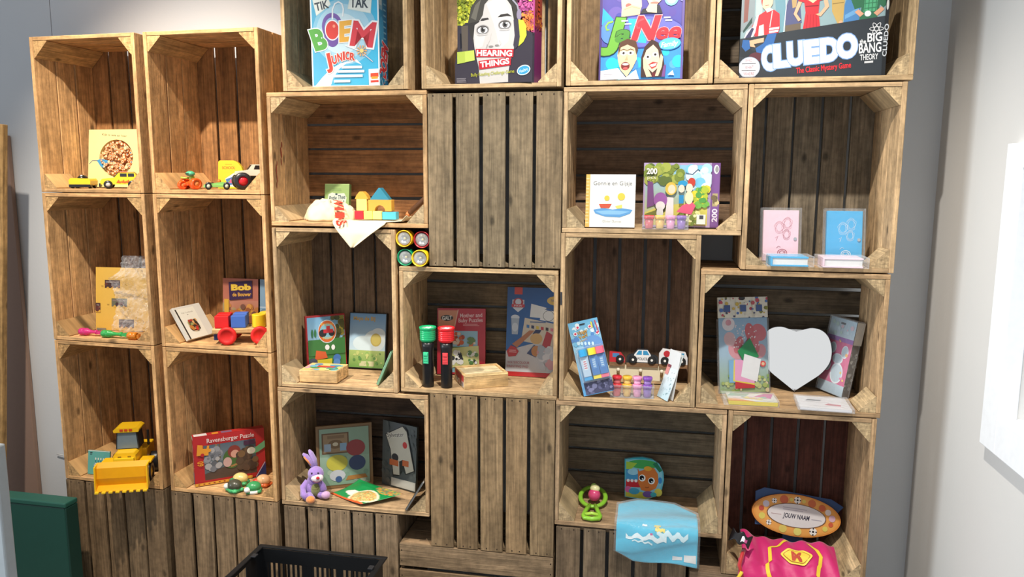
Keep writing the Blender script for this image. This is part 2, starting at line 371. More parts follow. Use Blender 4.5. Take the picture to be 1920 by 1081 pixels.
wpart('window_sash', [(XR + 0.10, XR + 0.13, wy1 - 0.04, wy1, wz0, wz1), (XR + 0.10, XR + 0.13, wy0, wy0 + 0.04, wz0, wz1), (XR + 0.10, XR + 0.13, wy0, wy1, wz1 - 0.04, wz1), (XR + 0.10, XR + 0.13, wy0, wy1, wz0, wz0 + 0.04)], PAINT)
wpart('window_pane', [(XR + 0.113, XR + 0.117, wy0 + 0.04, wy1 - 0.04, wz0 + 0.04, wz1 - 0.04)], GLASS, 0)

# ------------------------------------------------------------------ the crates
DEP, TS, TE, TB = 0.262, 0.013, 0.012, 0.011
WARM, MAIN, GREY = 'd6a873', 'bfa27a', '87755b'
GC = 'apple crates stacked into a shelf wall'
def crate(label, w, h, loc, yaw, portrait, front, tone, back=None, short=None):
    root = thing('wooden_crate', label, 'crate', loc, (0, 0, yaw), GC)
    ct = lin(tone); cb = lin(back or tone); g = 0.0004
    ya, yb = (TB + g, DEP) if front else (0.0, DEP - TB - g)
    nb = 5
    # base: five slats the long way
    mb = MB(); a0, a1 = (-w / 2, w / 2) if portrait else (0, h); step = (a1 - a0) / nb
    y0, y1 = (0, TB) if front else (DEP - TB, DEP)
    for k in range(nb):
        gp = rnd.uniform(0.003, 0.0065) if not front else rnd.uniform(0.004, 0.007)
        p, q = a0 + k * step + (gp if k else 0), a0 + (k + 1) * step - (gp if k < nb - 1 else 0)
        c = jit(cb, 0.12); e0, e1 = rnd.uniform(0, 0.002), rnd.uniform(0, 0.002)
        if portrait: mb.box(p, q, y0, y1, e0, h - e1, c, 2)
        else: mb.box(-w / 2 + e0, w / 2 - e1, y0, y1, p, q, c, 0)
        if front:
            for fr in (0.25, 0.7):
                for en in (0.008, -0.008):
                    m_ = p + (q - p) * fr + rnd.uniform(-.004, .004)
                    x, z = (m_, en if en > 0 else h + en) if portrait else ((-w / 2 + en) if en > 0 else w / 2 + en, m_)
                    mb.box(x - .0016, x + .0016, -0.0006, 0.0002, z - .0022, z + .0022, '2c2019')
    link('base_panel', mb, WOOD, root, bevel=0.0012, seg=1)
    # side panels (long way) and end panels (short way), three slats each across the depth
    cuts = [ya, ya + (yb - ya) * rnd.uniform(.32, .36), ya + (yb - ya) * rnd.uniform(.64, .68), yb]
    def panel(name, x0, x1, z0, z1, gax):
        mb = MB()
        for k in range(3):
            gp = rnd.uniform(0.0008, 0.0042); mb.box(x0, x1, cuts[k] + (gp if k else 0), cuts[k + 1] - (rnd.uniform(0.0008, 0.003) if k < 2 else 0), z0, z1, jit(ct, 0.1), gax)
        link(name, mb, WOOD, root, bevel=0.0012, seg=1)
    if portrait:
        for x in (-w / 2, w / 2 - TS): panel('side_panel', x, x + TS, 0, h, 2)
        for z in (0, h - TE): panel('end_panel', -w / 2 + TS + g, w / 2 - TS - g, z, z + TE, 0)
        ix, iz0, iz1 = w / 2 - TS - g, TE + g, h - TE - g
    else:
        for z in (0, h - TS): panel('side_panel', -w / 2, w / 2, z, z + TS, 0)
        for x in (-w / 2, w / 2 - TE): panel('end_panel', x, x + TE, TS + g, h - TS - g, 2)
        ix, iz0, iz1 = w / 2 - TE - g, TS + g, h - TS - g
    for sx in (-1, 1):
        for iz, sz_ in ((iz0, 1), (iz1, -1)):
            lx, lz = rnd.uniform(.044, .053), rnd.uniform(.046, .056)
            tri = [(sx * ix, iz), (sx * (ix - lx), iz), (sx * (ix - lx), iz + sz_ * .003), (sx * (ix - .003), iz + sz_ * lz), (sx * ix, iz + sz_ * lz)]
            link('corner_block', MB().prism(tri, ya + 0.002, (ya + short['LR'[sx > 0]]) if (sz_ == 1 and short and 'LR'[sx > 0] in short) else yb - 0.002, jit(lin('bfa57e') if tone != WARM else lin('cca26c'), .12)), WOOD, root, bevel=0.001, seg=1)
    return root
def main_crate(x0, x1, z0, z1, label, front, tone, back=None, short=None):
    return crate(label, x1 - x0, z1 - z0, ((x0 + x1) / 2, 0, z0), 0, (z1 - z0) > (x1 - x0), front, tone, back, short)
for a in [
 (.056, .448, 1.809, 2.309, 'upright crate at the top left, holding the light blue word game box', 0, MAIN),
 (.489, .897, 1.809, 2.309, 'upright crate on top, holding the box with a woman in headphones', 0, MAIN),
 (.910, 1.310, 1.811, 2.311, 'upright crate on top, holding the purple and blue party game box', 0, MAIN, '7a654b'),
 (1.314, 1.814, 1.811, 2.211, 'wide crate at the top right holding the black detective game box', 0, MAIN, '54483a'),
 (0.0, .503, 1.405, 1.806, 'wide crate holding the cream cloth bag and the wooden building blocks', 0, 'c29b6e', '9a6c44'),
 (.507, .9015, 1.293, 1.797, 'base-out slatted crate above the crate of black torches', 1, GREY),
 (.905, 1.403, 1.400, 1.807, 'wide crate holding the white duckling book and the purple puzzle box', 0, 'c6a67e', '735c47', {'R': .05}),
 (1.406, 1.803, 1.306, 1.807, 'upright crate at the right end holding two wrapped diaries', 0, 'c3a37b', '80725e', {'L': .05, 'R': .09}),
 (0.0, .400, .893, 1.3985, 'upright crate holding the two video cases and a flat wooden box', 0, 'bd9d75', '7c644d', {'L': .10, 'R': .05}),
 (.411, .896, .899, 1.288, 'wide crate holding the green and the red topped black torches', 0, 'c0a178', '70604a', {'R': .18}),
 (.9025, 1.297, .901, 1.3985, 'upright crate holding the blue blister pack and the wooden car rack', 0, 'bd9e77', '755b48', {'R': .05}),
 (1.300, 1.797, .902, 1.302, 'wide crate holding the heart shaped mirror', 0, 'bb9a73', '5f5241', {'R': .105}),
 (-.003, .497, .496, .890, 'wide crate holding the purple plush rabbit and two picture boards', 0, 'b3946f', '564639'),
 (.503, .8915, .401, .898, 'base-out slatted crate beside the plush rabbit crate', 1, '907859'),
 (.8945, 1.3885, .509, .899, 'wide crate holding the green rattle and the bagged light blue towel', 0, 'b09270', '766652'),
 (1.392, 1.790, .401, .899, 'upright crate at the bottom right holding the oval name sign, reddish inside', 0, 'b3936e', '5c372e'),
 (.003, .391, 0, .492, 'base-out crate under the plush rabbit crate, behind the black plastic basket', 1, '8a765e'),
 (.396, .892, 0, .398, 'base-out crate with level slats, at the floor in the middle of the wall', 1, '927a5e'),
 (.900, 1.290, 0, .504, 'base-out crate partly covered by the hanging light blue towel', 1, '7c6953'),
 (1.300, 1.796, 0, .398, 'base-out crate below the crate with the oval name sign', 1, '836d56'),
]: main_crate(*a)
C1 = (-.845, .040, -.055); C2 = (-.417, .017, -.040)
def cpos(c, x, y): return (c[0] + x * math.cos(c[2]) - y * math.sin(c[2]), c[1] + x * math.sin(c[2]) + y * math.cos(c[2]))
for c, labs in ((C1, ['base-out crate at the foot of the leftmost stack, beside the dark green case', 'crate in the leftmost stack holding the yellow toy wheel loader', 'crate in the leftmost stack holding the yellow sheet in cellophane', 'topmost crate of the leftmost stack, with two yellow toy cars']),
                (C2, ['base-out crate at the foot of the second stack from the left', 'crate in the second stack holding the red jigsaw puzzle box', 'crate in the second stack holding the wooden truck with red wheels', 'topmost crate of the second stack, with the toy monster truck'])):
    for k, lb in enumerate(labs):
        x, y = cpos(c, .1985, 0)
        crate(lb, .397, .4975, (x, y, k * .5), c[2] + rnd.uniform(-.004, .004), True, k == 0, '8c7458' if k == 0 else WARM, None if k == 0 else 'a87647', ({1: {'R': .05}, 2: None, 3: {'L': .11}} if c is C1 else {1: {'R': .12}, 2: {'R': .05}, 3: {'R': .05}}).get(k))

kr = bpy.data.objects['wooden_crate.010']
link('metal_plate', MB().box(.9030 - kr.location.x, .9085 - kr.location.x, -.0012, .0006, 1.188 - kr.location.z, 1.226 - kr.location.z, '4a4c50'), METAL, kr, bevel=.0004)
er = bpy.data.objects['wooden_crate.004']
A = Art(.07, .20)
for (u, v, a, b, r_) in ((.62, .62, .07, .09, 10), (.70, .74, .05, .05, 0), (.60, .48, .04, .06, 5), (.12, .36, .05, .08, 0), (.16, .22, .04, .07, 8), (.10, .12, .03, .05, 0), (.20, .45, .03, .04, 0)): A.ell(u, v, a, b, 'a4563f', rot=r_, n=9)
A.build('red_paint_smear', er, T(-(.503 / 2) + TE + .0012, .012, .10, rz=90), PAPER)
# ------------------------------------------------------------------ boxes, books and cards
def rad(A, u, v, r1_, r2_, n, col, ph=0):
    for k in range(n):
        a = 2 * math.pi * k / n + ph; b = math.pi / n * .5
        A.poly([(u + r1_ / A.w * math.cos(a), v + r1_ / A.h * math.sin(a)), (u + r2_ / A.w * math.cos(a - b), v + r2_ / A.h * math.sin(a - b)), (u + r2_ / A.w * math.cos(a + b), v + r2_ / A.h * math.sin(a + b))], col)
    return A
# light blue word game (top row)
def mapper(x0, w_, y0, vis): return lambda *a: [((a[i] - x0) / w_, (y0 - a[i + 1]) / y0 * vis) for i in range(0, len(a), 2)]
q = mapper(80, 785, 985, .995)
A = Art(.213, .265, 'eef8fb'); A.gradh(.02, .015, .98, .985, '58b4dc', '43bce6'); A.ell(.5, .60, .47, .36, '8ccbe8'); A.ell(.48, .60, .40, .30, 'b0dcf0'); A.ell(.45, .58, .30, .22, 'd2edf7')
A.poly(q(105, 985, 290, 985, 330, 880, 400, 790, 480, 735, 580, 715, 660, 750, 600, 690, 560, 700, 420, 730, 300, 790, 200, 880), 'f6fbff')
A.poly(q(110, 45, 290, 5, 320, 100, 150, 215), 'dfeee6'); A.poly(q(118, 50, 288, 12, 312, 98, 152, 205), 'f1f7f0'); A.t('TIK', *q(215, 105)[0], .085, '45505a', W=.19, rot=12, bold=.03)
A.poly(q(545, 0, 795, 0, 775, 205, 512, 150), 'dfeee6'); A.poly(q(552, 4, 787, 4, 768, 195, 522, 146), 'f1f7f0'); A.t('TAK', *q(645, 85)[0], .105, '45505a', W=.25, rot=-3, bold=.03)
A.ell(*q(330, 330)[0], .15, .145, '7a5fb0'); A.ell(*q(330, 380)[0], .125, .175, '7458a8'); A.ell(*q(330, 345)[0], .11, .11, '9ec8e6')
A.line(q(335, 255, 340, 150, 370, 90, 410, 72, 450, 95, 465, 150, 455, 230), .0045, 'f4fbff')
A.t('B', *q(170, 465)[0], .22, '5fae50', W=.17, rot=10, sh=-.15, out='f4fbff', bold=.05); A.ell(*q(332, 372)[0], .110, .113, 'f6fbff'); A.ell(*q(332, 372)[0], .096, .100, 'e2463f'); A.ell(*q(352, 330)[0], .02, .018, 'ff9a80')
A.t('E', *q(485, 385)[0], .205, 'f0b548', W=.15, rot=4, sh=.1, out='f4fbff', bold=.05); A.t('M', *q(685, 420)[0], .26, 'de4450', W=.31, rot=-6, sh=.10, out='f4fbff', ow=.05, bold=.03)
for ch, x, y, hh, ro in (('J', 275, 700, .15, 12), ('U', 345, 690, .085, 8), ('N', 410, 665, .085, 6), ('I', 458, 650, .085, 2), ('O', 505, 650, .08, -2), ('R', 555, 660, .075, -6)): A.t(ch, *q(x, y)[0], hh, 'd94a3a', W=.065 if ch != 'I' else .016, rot=ro, out='f8f4ee', bold=.05, ow=.05)
A.line(q(480, 540, 640, 600), .0035, 'f6fbff'); rad(A, *q(665, 600)[0], .003, .016, 10, 'f4b06a'); A.circ(*q(665, 600)[0], .006, 'fbe08a'); A.line(q(690, 640, 790, 720), .0022, 'e8d4d8')
for x0_, x1_, y_ in ((430, 665, 775), (380, 690, 820), (340, 670, 870), (335, 525, 925)):
    a_ = q(x0_, y_)[0]; b_ = q(x1_, y_)[0]; A.rect(a_[0], a_[1] - .014, b_[0], b_[1] + .014, 'eef8fc')
A.poly(q(740, 800, 855, 795, 858, 975, 742, 980), 'f6fbff'); A.poly(q(760, 845, 852, 840, 852, 885, 760, 890), 'e8502e'); A.poly(q(770, 880, 845, 878, 845, 905, 770, 908), 'f0a838'); A.poly(q(762, 922, 852, 918, 852, 942, 762, 946), 'd8402e')
B = Art(.075, .265, '2f8cc0'); B.gradh(0, 0, 1, 1, '3a9ccc', '1d6a9c'); B.rect(.0, .84, .42, 1, '8cbcd4'); B.bars(.05, .84, .38, 1, 1, 'c8dce6', .4); B.ell(.3, .62, .25, .15, '4aa8d8'); B.bars(.5, .45, .85, .95, 8, '7fb8d8', .3)
B.t('BOEM', .5, .30, .20, 'd8404a', W=1.3, rot=74, out='ffffff', bold=.05); B.circ(.42, .18, .011, 'd8302a'); B.blots(.05, .03, .95, .16, 24, .006, ['6fb6d8', 'd89a9a', '2f7fae', '9cc8e0'])
slab('board_game_box', 'light blue board game box with big multicoloured letters and a red bomb', 'game box', (.137, .03, 1.8225), .213, .265, .075, 1.5, 0, 0, '3f9fd0', A, B, mat=PRINT)
# box with a woman in headphones
q = mapper(110, 908, 958, .998)
A = Art(.235, .25, '3a3540'); A.poly(q(100, 0, 400, 0, 400, 300, 100, 310), 'a8b02e'); A.poly(q(780, 0, 1030, 0, 1030, 430, 900, 420, 860, 250), 'b04a86')
A.blots(0, .68, .32, 1, 150, .0045, ['d8d84a', '6f7a22', 'c4c838', '8c9a2c'], 6); A.blots(.86, .56, 1, .78, 90, .0045, ['e8803a', 'd86a3c', 'f0a050', 'b04a70'], 6); A.blots(.78, .78, 1, 1, 70, .0045, ['b8508e', '9a3f7c', 'cc6aa0'], 6); A.blots(.78, .90, .98, 1, 14, .005, ['c8c84a', 'a8a840'], 6)
rad(A, *q(985, 100)[0], .004, .022, 14, 'cf5f9c'); rad(A, *q(985, 330)[0], .004, .024, 14, 'e8803a')
A.poly(q(108, 745, 130, 610, 200, 560, 230, 300, 860, 300, 900, 400, 960, 420, 1020, 450, 1020, 960, 110, 960), '352f3a'); A.poly(q(185, 330, 265, 330, 265, 600, 195, 600), '5c5248')
A.poly(q(265, 300, 300, 140, 380, 40, 470, 0, 750, 0, 830, 90, 870, 210, 860, 560, 800, 600, 350, 560, 290, 430), '34312e')
A.poly(q(410, 960, 395, 780, 740, 780, 742, 950), 'c8c4c0'); A.poly(q(330, 470, 345, 330, 400, 300, 430, 130, 500, 55, 600, 30, 700, 60, 770, 150, 800, 290, 815, 470, 805, 600, 770, 720, 740, 860, 640, 900, 470, 900, 400, 800, 370, 690, 345, 580), 'cbc6c2')
A.poly(q(480, 110, 600, 60, 700, 90, 760, 200, 770, 330, 740, 520, 640, 600, 600, 420, 560, 300), 'dcd8d4'); A.poly(q(340, 420, 400, 460, 470, 450, 440, 560, 380, 580, 350, 540), 'd8d3cf')
A.poly(q(265, 310, 310, 130, 400, 40, 520, 0, 620, 0, 520, 60, 460, 120, 440, 230, 400, 290, 330, 300), '45423c'); A.poly(q(300, 250, 350, 120, 420, 60, 390, 160, 360, 280), '6a665c'); A.poly(q(590, 20, 680, 0, 760, 40, 830, 130, 850, 260, 810, 300, 790, 180, 720, 80), '3a3733')
A.poly(q(410, 290, 430, 265, 500, 260, 515, 278, 450, 290), '3a3634'); A.poly(q(615, 262, 650, 235, 730, 228, 780, 262, 720, 256, 660, 262), '35312f')
for x, y in ((440, 385), (698, 345)):
    u, v = q(x, y)[0]
    A.ell(u, v, .085, .056, 'a09c9a'); A.ell(u, v, .074, .046, '4a4644'); A.ell(u, v - .004, .064, .036, 'faf9f8'); A.ell(u + .004, v + .002, .034, .037, '5c5856'); A.ell(u + .004, v + .002, .017, .019, '141414'); A.ell(u + .02, v + .016, .009, .010, 'ffffff', n=10); A.ell(u, v - .055, .07, .008, 'c8c4c2')
A.line(q(540, 420, 520, 500, 495, 545), .003, 'cbc6c3'); A.ell(*q(540, 566)[0], .030, .010, '8a8480'); A.ell(*q(610, 558)[0], .026, .010, '8a8480'); A.line(q(640, 500, 655, 540, 635, 565), .003, 'cfcac7'); A.line(q(500, 545, 485, 580), .003, 'a8a29e')
A.line(q(760, 60, 840, 150, 870, 260), .0045, '9a96a4'); A.ell(*q(862, 250)[0], .03, .06, '8c8298'); A.poly(q(800, 300, 850, 290, 880, 400, 870, 560, 820, 610, 800, 560, 815, 460), '3d3844')
A.poly(q(855, 300, 910, 310, 945, 370, 950, 470, 915, 535, 860, 580, 875, 480), 'dde43e')
A.poly(q(138, 610, 340, 598, 350, 705, 140, 738), 'c2d25c'); A.poly(q(138, 610, 230, 605, 235, 725, 140, 738), 'b2c44e')
A.poly(q(360, 585, 805, 605, 800, 690, 365, 672), 'c0222e'); A.poly(q(395, 715, 775, 690, 772, 775, 405, 808), 'c0222e')
A.t('HEARING', *q(580, 638)[0], .062, 'f4e8e6', W=.45, rot=-3, bold=.04); A.t('THINGS', *q(585, 742)[0], .060, 'f4e8e6', W=.37, rot=5, bold=.04)
A.t('Bully Reading Challenge Game', *q(560, 850)[0], .036, 'b4b42e', W=.56, rot=3, bold=.01); A.ell(*q(922, 832)[0], .085, .055, 'dff0f8', rot=14); A.ell(*q(922, 832)[0], .074, .045, '3a9ac8', rot=14); A.t('Hasbro', *q(922, 832)[0], .035, 'eaf6fb', W=.11, rot=16)
A.bars(.02, .015, .16, .07, 4, '8a848a', .5)
B = Art(.07, .25, '7a2a62'); B.grad(0, 0, 1, .6, '6a2468', '8a3068'); B.rect(0, .62, 1, 1, 'a84a40'); B.blots(.05, .6, .95, .8, 40, .005, ['c8602c', 'e08038', '8a2a4a', '9a3050'], 6); B.bars(.35, .75, .6, 1, 5, 'e0502e', .6)
slab('board_game_box', 'board game box showing a woman with yellow headphones and wide eyes', 'game box', (.585, .045, 1.821), .235, .25, .07, -8, 1, 0, '5a2450', A, B)
# party game with four amazed faces
q = mapper(85, 1015, 968, .886)
A = Art(.230, .262, '54407c'); A.grad(.03, .025, .965, 1, '4a52a8', '5a4c9a'); A.blots(.05, .55, .95, .95, 14, .016, ['4a4aa0', '5f5fb4', '6a5aa8', '5a4a9a'], 18); A.poly(q(110, 340, 120, 150, 250, 280, 260, 330), '34a8e8'); A.poly(q(100, 600, 600, 560, 1080, 560, 1085, 960, 105, 960), '3f92dc')
A.blots(.05, .06, .95, .30, 22, .013, ['30c0f0', '4a8ee0', '5aa8ec', '28d0f8', '3a9ae4'], 16); A.circ(*q(940, 80)[0], .018, '8adcfa'); A.circ(*q(940, 80)[0], .012, 'ffffff'); A.circ(*q(1070, 80)[0], .008, '8a8ad8')
A.ell(*q(590, 430)[0], .50, .17, '3f3f94'); A.ell(*q(590, 430)[0], .49, .155, '6a6cc0'); A.poly(q(430, 280, 700, 300, 650, 560, 480, 540), '35b4ee'); A.ell(*q(200, 420)[0], .1, .12, '5a8ad8')
# upper pair, hand at the mouth
A.poly(q(570, 230, 600, 180, 660, 170, 800, 140, 840, 235), '2c2a34')
A.poly(q(340, 50, 360, 0, 580, 0, 590, 150, 560, 240, 345, 262, 350, 170), 'f2d0ae'); A.ell(*q(425, 65)[0], .035, .018, 'f8f4f0'); A.ell(*q(510, 40)[0], .035, .018, 'f8f4f0'); A.circ(*q(425, 65)[0], .003, '3a2a22'); A.circ(*q(510, 40)[0], .003, '3a2a22'); A.ell(*q(430, 135)[0], .035, .022, 'd06a60'); A.poly(q(370, 165, 470, 130, 575, 160, 570, 240, 350, 258), 'eec49c'); A.line(q(380, 180, 470, 150, 570, 175), .0016, 'cf9c76')
A.poly(q(635, 0, 840, 0, 820, 90, 760, 150, 690, 150, 650, 80), 'f4d6b6'); A.poly(q(620, 0, 640, 0, 650, 60, 630, 60), '4a2a1c'); A.poly(q(835, 0, 865, 0, 850, 60, 830, 60), '4a2a1c'); A.ell(*q(700, 10)[0], .035, .016, 'f8f4f0'); A.ell(*q(780, 8)[0], .035, .016, 'f8f4f0'); A.ell(*q(735, 75)[0], .03, .018, 'e8b894'); A.ell(*q(740, 118)[0], .05, .012, 'c87868'); A.poly(q(640, 190, 680, 125, 770, 130, 770, 230, 660, 215), 'f0cca8')
# logo
A.t('J', *q(262, 425)[0], .27, '6fae3e', W=.13, rot=-4, sh=.2, out='20401c', bold=.06, ow=.02); A.line(q(250, 305, 190, 320, 160, 360, 175, 400, 205, 395), .005, '8cc04a'); A.t('a', *q(385, 440)[0], .17, '4f8f34', W=.16, sh=.2, out='20401c', bold=.04, ow=.02)
A.t('N', *q(650, 390)[0], .22, 'd02c38', W=.23, sh=.3, out='f0a8aa', bold=.06, ow=.025); A.line(q(620, 290, 560, 310, 530, 350, 545, 390, 575, 385), .005, 'd84a54'); A.t('ee', *q(925, 425)[0], .165, 'd02c38', W=.27, sh=.2, out='f0a8aa', bold=.035, ow=.02)
for x, y in ((390, 305), (430, 340), (895, 285), (915, 315)): u, v = q(x, y)[0]; A.rect(u - .04, v - .008, u + .04, v + .008, 'c4c8ec')
A.ell(*q(935, 575)[0], .132, .062, '3a86c8', rot=6); A.ell(*q(935, 572)[0], .126, .056, '62d0f2', rot=6); A.t('Family', *q(935, 575)[0], .05, 'f2fbff', W=.19, rot=7, sh=.3, bold=.02)
# lower pair
A.poly(q(105, 860, 320, 830, 420, 940, 540, 850, 580, 960, 105, 962), 'f4f4f2'); A.poly(q(310, 690, 330, 580, 380, 540, 480, 530, 545, 600, 545, 740, 500, 830, 430, 935, 350, 850, 325, 770), 'f0caa0'); A.poly(q(320, 620, 345, 540, 430, 505, 530, 530, 560, 620, 540, 690, 520, 610, 430, 570, 350, 600, 325, 690), '5c3a24')
for x, y in ((385, 665), (470, 665)): A.ell(*q(x, y)[0], .04, .022, 'fbf8f4'); A.circ(*q(x, y)[0], .0032, '3a2a20'); A.line(q(x - 40, y - 30, x, y - 45, x + 40, y - 30), .002, '5c3a24')
A.poly(q(400, 745, 430, 690, 440, 745), 'dcaa80'); A.ell(*q(410, 810)[0], .052, .042, '7a2420'); A.ell(*q(412, 790)[0], .038, .012, 'fbf6f0'); A.ell(*q(412, 838)[0], .03, .014, 'c85a58')
A.poly(q(600, 940, 600, 720, 640, 600, 720, 520, 800, 560, 860, 700, 880, 800, 870, 940), '3f2620'); A.poly(q(630, 720, 660, 640, 740, 580, 800, 640, 820, 740, 800, 840, 740, 890, 670, 830), 'f4d2b0')
for x, y in ((680, 715), (768, 690)): A.ell(*q(x, y)[0], .036, .022, 'fbf8f4'); A.circ(*q(x, y)[0], .0032, '2a1c18')
A.poly(q(690, 800, 740, 770, 800, 780, 780, 830, 730, 850), 'b8403c'); A.poly(q(700, 805, 790, 785, 775, 815, 730, 828), 'fbf8f2'); A.poly(q(622, 720, 650, 730, 690, 850, 735, 935, 670, 940, 630, 840), 'f0caa6'); A.poly(q(835, 680, 862, 720, 850, 830, 810, 930, 770, 930, 800, 840), 'f0caa6'); A.poly(q(870, 820, 900, 800, 890, 940, 850, 940), '7a4a8a'); A.poly(q(735, 890, 780, 890, 770, 940, 740, 940), '6a1f24')
A.poly(q(108, 870, 310, 835, 330, 955, 110, 962), 'f6f5f1'); A.bars(.06, .04, .17, .07, 2, 'a09aa4'); A.poly(q(920, 920, 980, 870, 1000, 925), 'f4f4f4')
A.line([(.012, 0), (.012, 1)], .005, '4a346e'); A.line([(.985, 0), (.985, 1)], .006, '6a5a9a')
B = Art(.05, .262, '26365e'); B.bars(.3, .05, .7, .95, 8, '4a6a9a', .4)
slab('board_game_box', 'purple and blue party game box with four amazed faces', 'game box', (1.000, .022, 1.824), .230, .262, .05, -2, 1, 0, '4a3c80', A, B)
# detective game
q = mapper(65, 1595, 828, .862)
A = Art(.370, .25, '2c3238'); A.poly(q(0, 0, 1700, 0, 1700, 400, 0, 450), '8fa8ac'); A.poly(q(60, 0, 215, 0, 215, 300, 60, 350), '8a9498'); A.poly(q(95, 0, 150, 0, 140, 240, 95, 260), '8a5a52'); A.poly(q(225, 0, 300, 0, 300, 200, 225, 200), 'b0bcbc'); A.poly(q(90, 340, 190, 200, 190, 260, 100, 360), '2f4a44'); A.poly(q(430, 0, 560, 0, 550, 400, 480, 400), '6f98a4')
A.poly(q(555, 130, 600, 0, 700, 0, 720, 150, 740, 280, 560, 300), '55587c'); A.poly(q(610, 0, 680, 0, 670, 120, 630, 130), 'b89a6a'); A.poly(q(560, 300, 730, 280, 730, 380, 560, 395), '6a5c4c'); A.line(q(550, 0, 560, 120, 545, 400), .002, 'e8ecec')
A.poly(q(1050, 60, 1090, 0, 1180, 0, 1190, 80, 1180, 310, 1130, 310, 1060, 180), 'c0a05c'); A.line(q(1060, 60, 1160, 50), .002, '8a7240'); A.line(q(1060, 105, 1180, 95), .002, '8a7240'); A.ell(*q(1160, 300)[0], .014, .03, 'e0a884')
A.poly(q(1190, 120, 1230, 0, 1300, 0, 1360, 120, 1350, 290, 1190, 310), '4a80b4'); A.poly(q(1200, 220, 1340, 150, 1345, 200, 1200, 260), '6aa0cc')
A.poly(q(1250, 60, 1320, 0, 1650, 0, 1660, 100, 1600, 160, 1560, 130, 1540, 260, 1350, 295, 1370, 150, 1300, 170), '2f6a4a'); A.poly(q(1400, 0, 1540, 0, 1530, 190, 1395, 200), '52a878')
for k in range(4): A.line(q(1410 + 38 * k, 0, 1405 + 38 * k, 195), .0022, '357a54'); A.line(q(1398, 20 + 48 * k, 1532, 12 + 48 * k), .0022, '357a54')
A.poly(q(1300, 195, 1340, 170, 1400, 215, 1360, 245), 'd8a080'); A.poly(q(1500, 210, 1580, 150, 1610, 180, 1540, 240), 'd8a080'); A.ell(*q(1440, 215)[0], .022, .03, 'dfe4e0'); A.poly(q(1560, 0, 1640, 0, 1660, 110, 1560, 280), '9ec0d4') if 0 else None
A.poly(q(690, 60, 720, 0, 960, 0, 1000, 50, 920, 70, 915, 180, 945, 355, 750, 375, 775, 180, 755, 80), 'cc2e38'); A.poly(q(770, 0, 920, 0, 890, 60, 850, 90, 800, 60), 'e8caa4'); A.poly(q(760, 0, 800, 0, 790, 60), 'e6d48c'); A.poly(q(890, 0, 930, 0, 905, 60), 'e6d48c'); A.line(q(770, 120, 910, 115), .003, '8a1c26')
A.poly(q(690, 65, 730, 75, 680, 190, 730, 250, 700, 265, 645, 190), 'e8b08c'); A.poly(q(960, 50, 1000, 45, 1025, 130, 940, 225, 880, 200, 930, 190, 980, 130), 'e8b08c')
for k in range(4): A.line(q(800 + 30 * k, 200, 790 + 38 * k, 360), .0012, 'a82430')
A.poly(q(190, 300, 260, 190, 330, 150, 430, 140, 490, 180, 500, 330, 480, 390, 380, 430, 240, 430), 'd6323a'); A.poly(q(90, 470, 130, 350, 200, 300, 240, 190, 262, 185, 230, 360, 190, 440), 'd8d0d8'); A.poly(q(120, 410, 190, 310, 215, 320, 170, 440), '3a3a5a'); A.poly(q(385, 320, 495, 310, 492, 330, 385, 342), 'f0ecec'); A.poly(q(385, 350, 488, 340, 484, 360, 385, 372), 'f0ecec'); A.poly(q(270, 295, 320, 280, 330, 400, 265, 410), 'e8e2cc'); A.line(q(410, 150, 390, 310), .0025, 'e8c0c0')
A.poly(q(280, 0, 415, 0, 410, 80, 380, 130, 340, 150, 300, 110), 'f0c6a4'); A.poly(q(280, 0, 300, 0, 295, 90, 284, 60), 'c83a38'); A.ell(*q(325, 25)[0], .008, .010, '3a2a24'); A.ell(*q(378, 20)[0], .008, .010, '3a2a24'); A.line(q(330, 95, 370, 90), .0015, 'b86a5a'); A.poly(q(330, 130, 380, 115, 420, 140, 350, 165), 'e4dcd8')
A.poly(q(60, 420, 1700, 235, 1700, 840, 0, 840, 0, 560), '2c3238'); A.poly(q(450, 420, 1000, 355, 1000, 330, 460, 400), '2c3238'); A.poly(q(60, 560, 90, 440, 180, 430, 200, 540, 320, 560, 310, 620, 60, 600), '20262c')
A.poly(q(85, 500, 95, 430, 170, 435, 180, 520, 130, 550), '2f62a0'); A.poly(q(240, 520, 330, 470, 370, 380, 470, 370, 440, 490, 330, 570, 260, 570), '2f62a0'); A.poly(q(170, 440, 330, 415, 330, 460, 220, 475, 240, 510, 180, 500), 'e0ac88'); A.ell(*q(250, 610)[0], .05, .05, '5a2a34')
for ch, x, y, hh, ww in (('C', 398, 622, .225, .085), ('L', 535, 600, .215, .085), ('U', 690, 580, .215, .095), ('E', 870, 570, .215, .085), ('D', 1055, 555, .215, .105), ('O', 1240, 525, .215, .118)):
    A.t(ch, *q(x, y)[0], hh, 'ffffff', W=ww, rot=5, out='7fa4d8', ow=.035, bold=.07)
A.t('The Classic Mystery Game', *q(1000, 735)[0], .058, 'e02a34', W=.37, rot=5, bold=.02)
A.t('the', *q(1405, 487)[0], .045, 'f0f0f0', W=.040, rot=3, bold=.02); A.t('BIG', *q(1528, 447)[0], .088, 'f0f0f0', W=.094, rot=3, bold=.02); A.t('BANG', *q(1485, 550)[0], .098, 'f0f0f0', W=.145, rot=3, bold=.02); A.t('THEORY', *q(1480, 640)[0], .058, 'f0f0f0', W=.118, rot=3, bold=.015); A.poly(q(1435, 683, 1527, 678, 1527, 698, 1435, 703), 'd0d0d0')
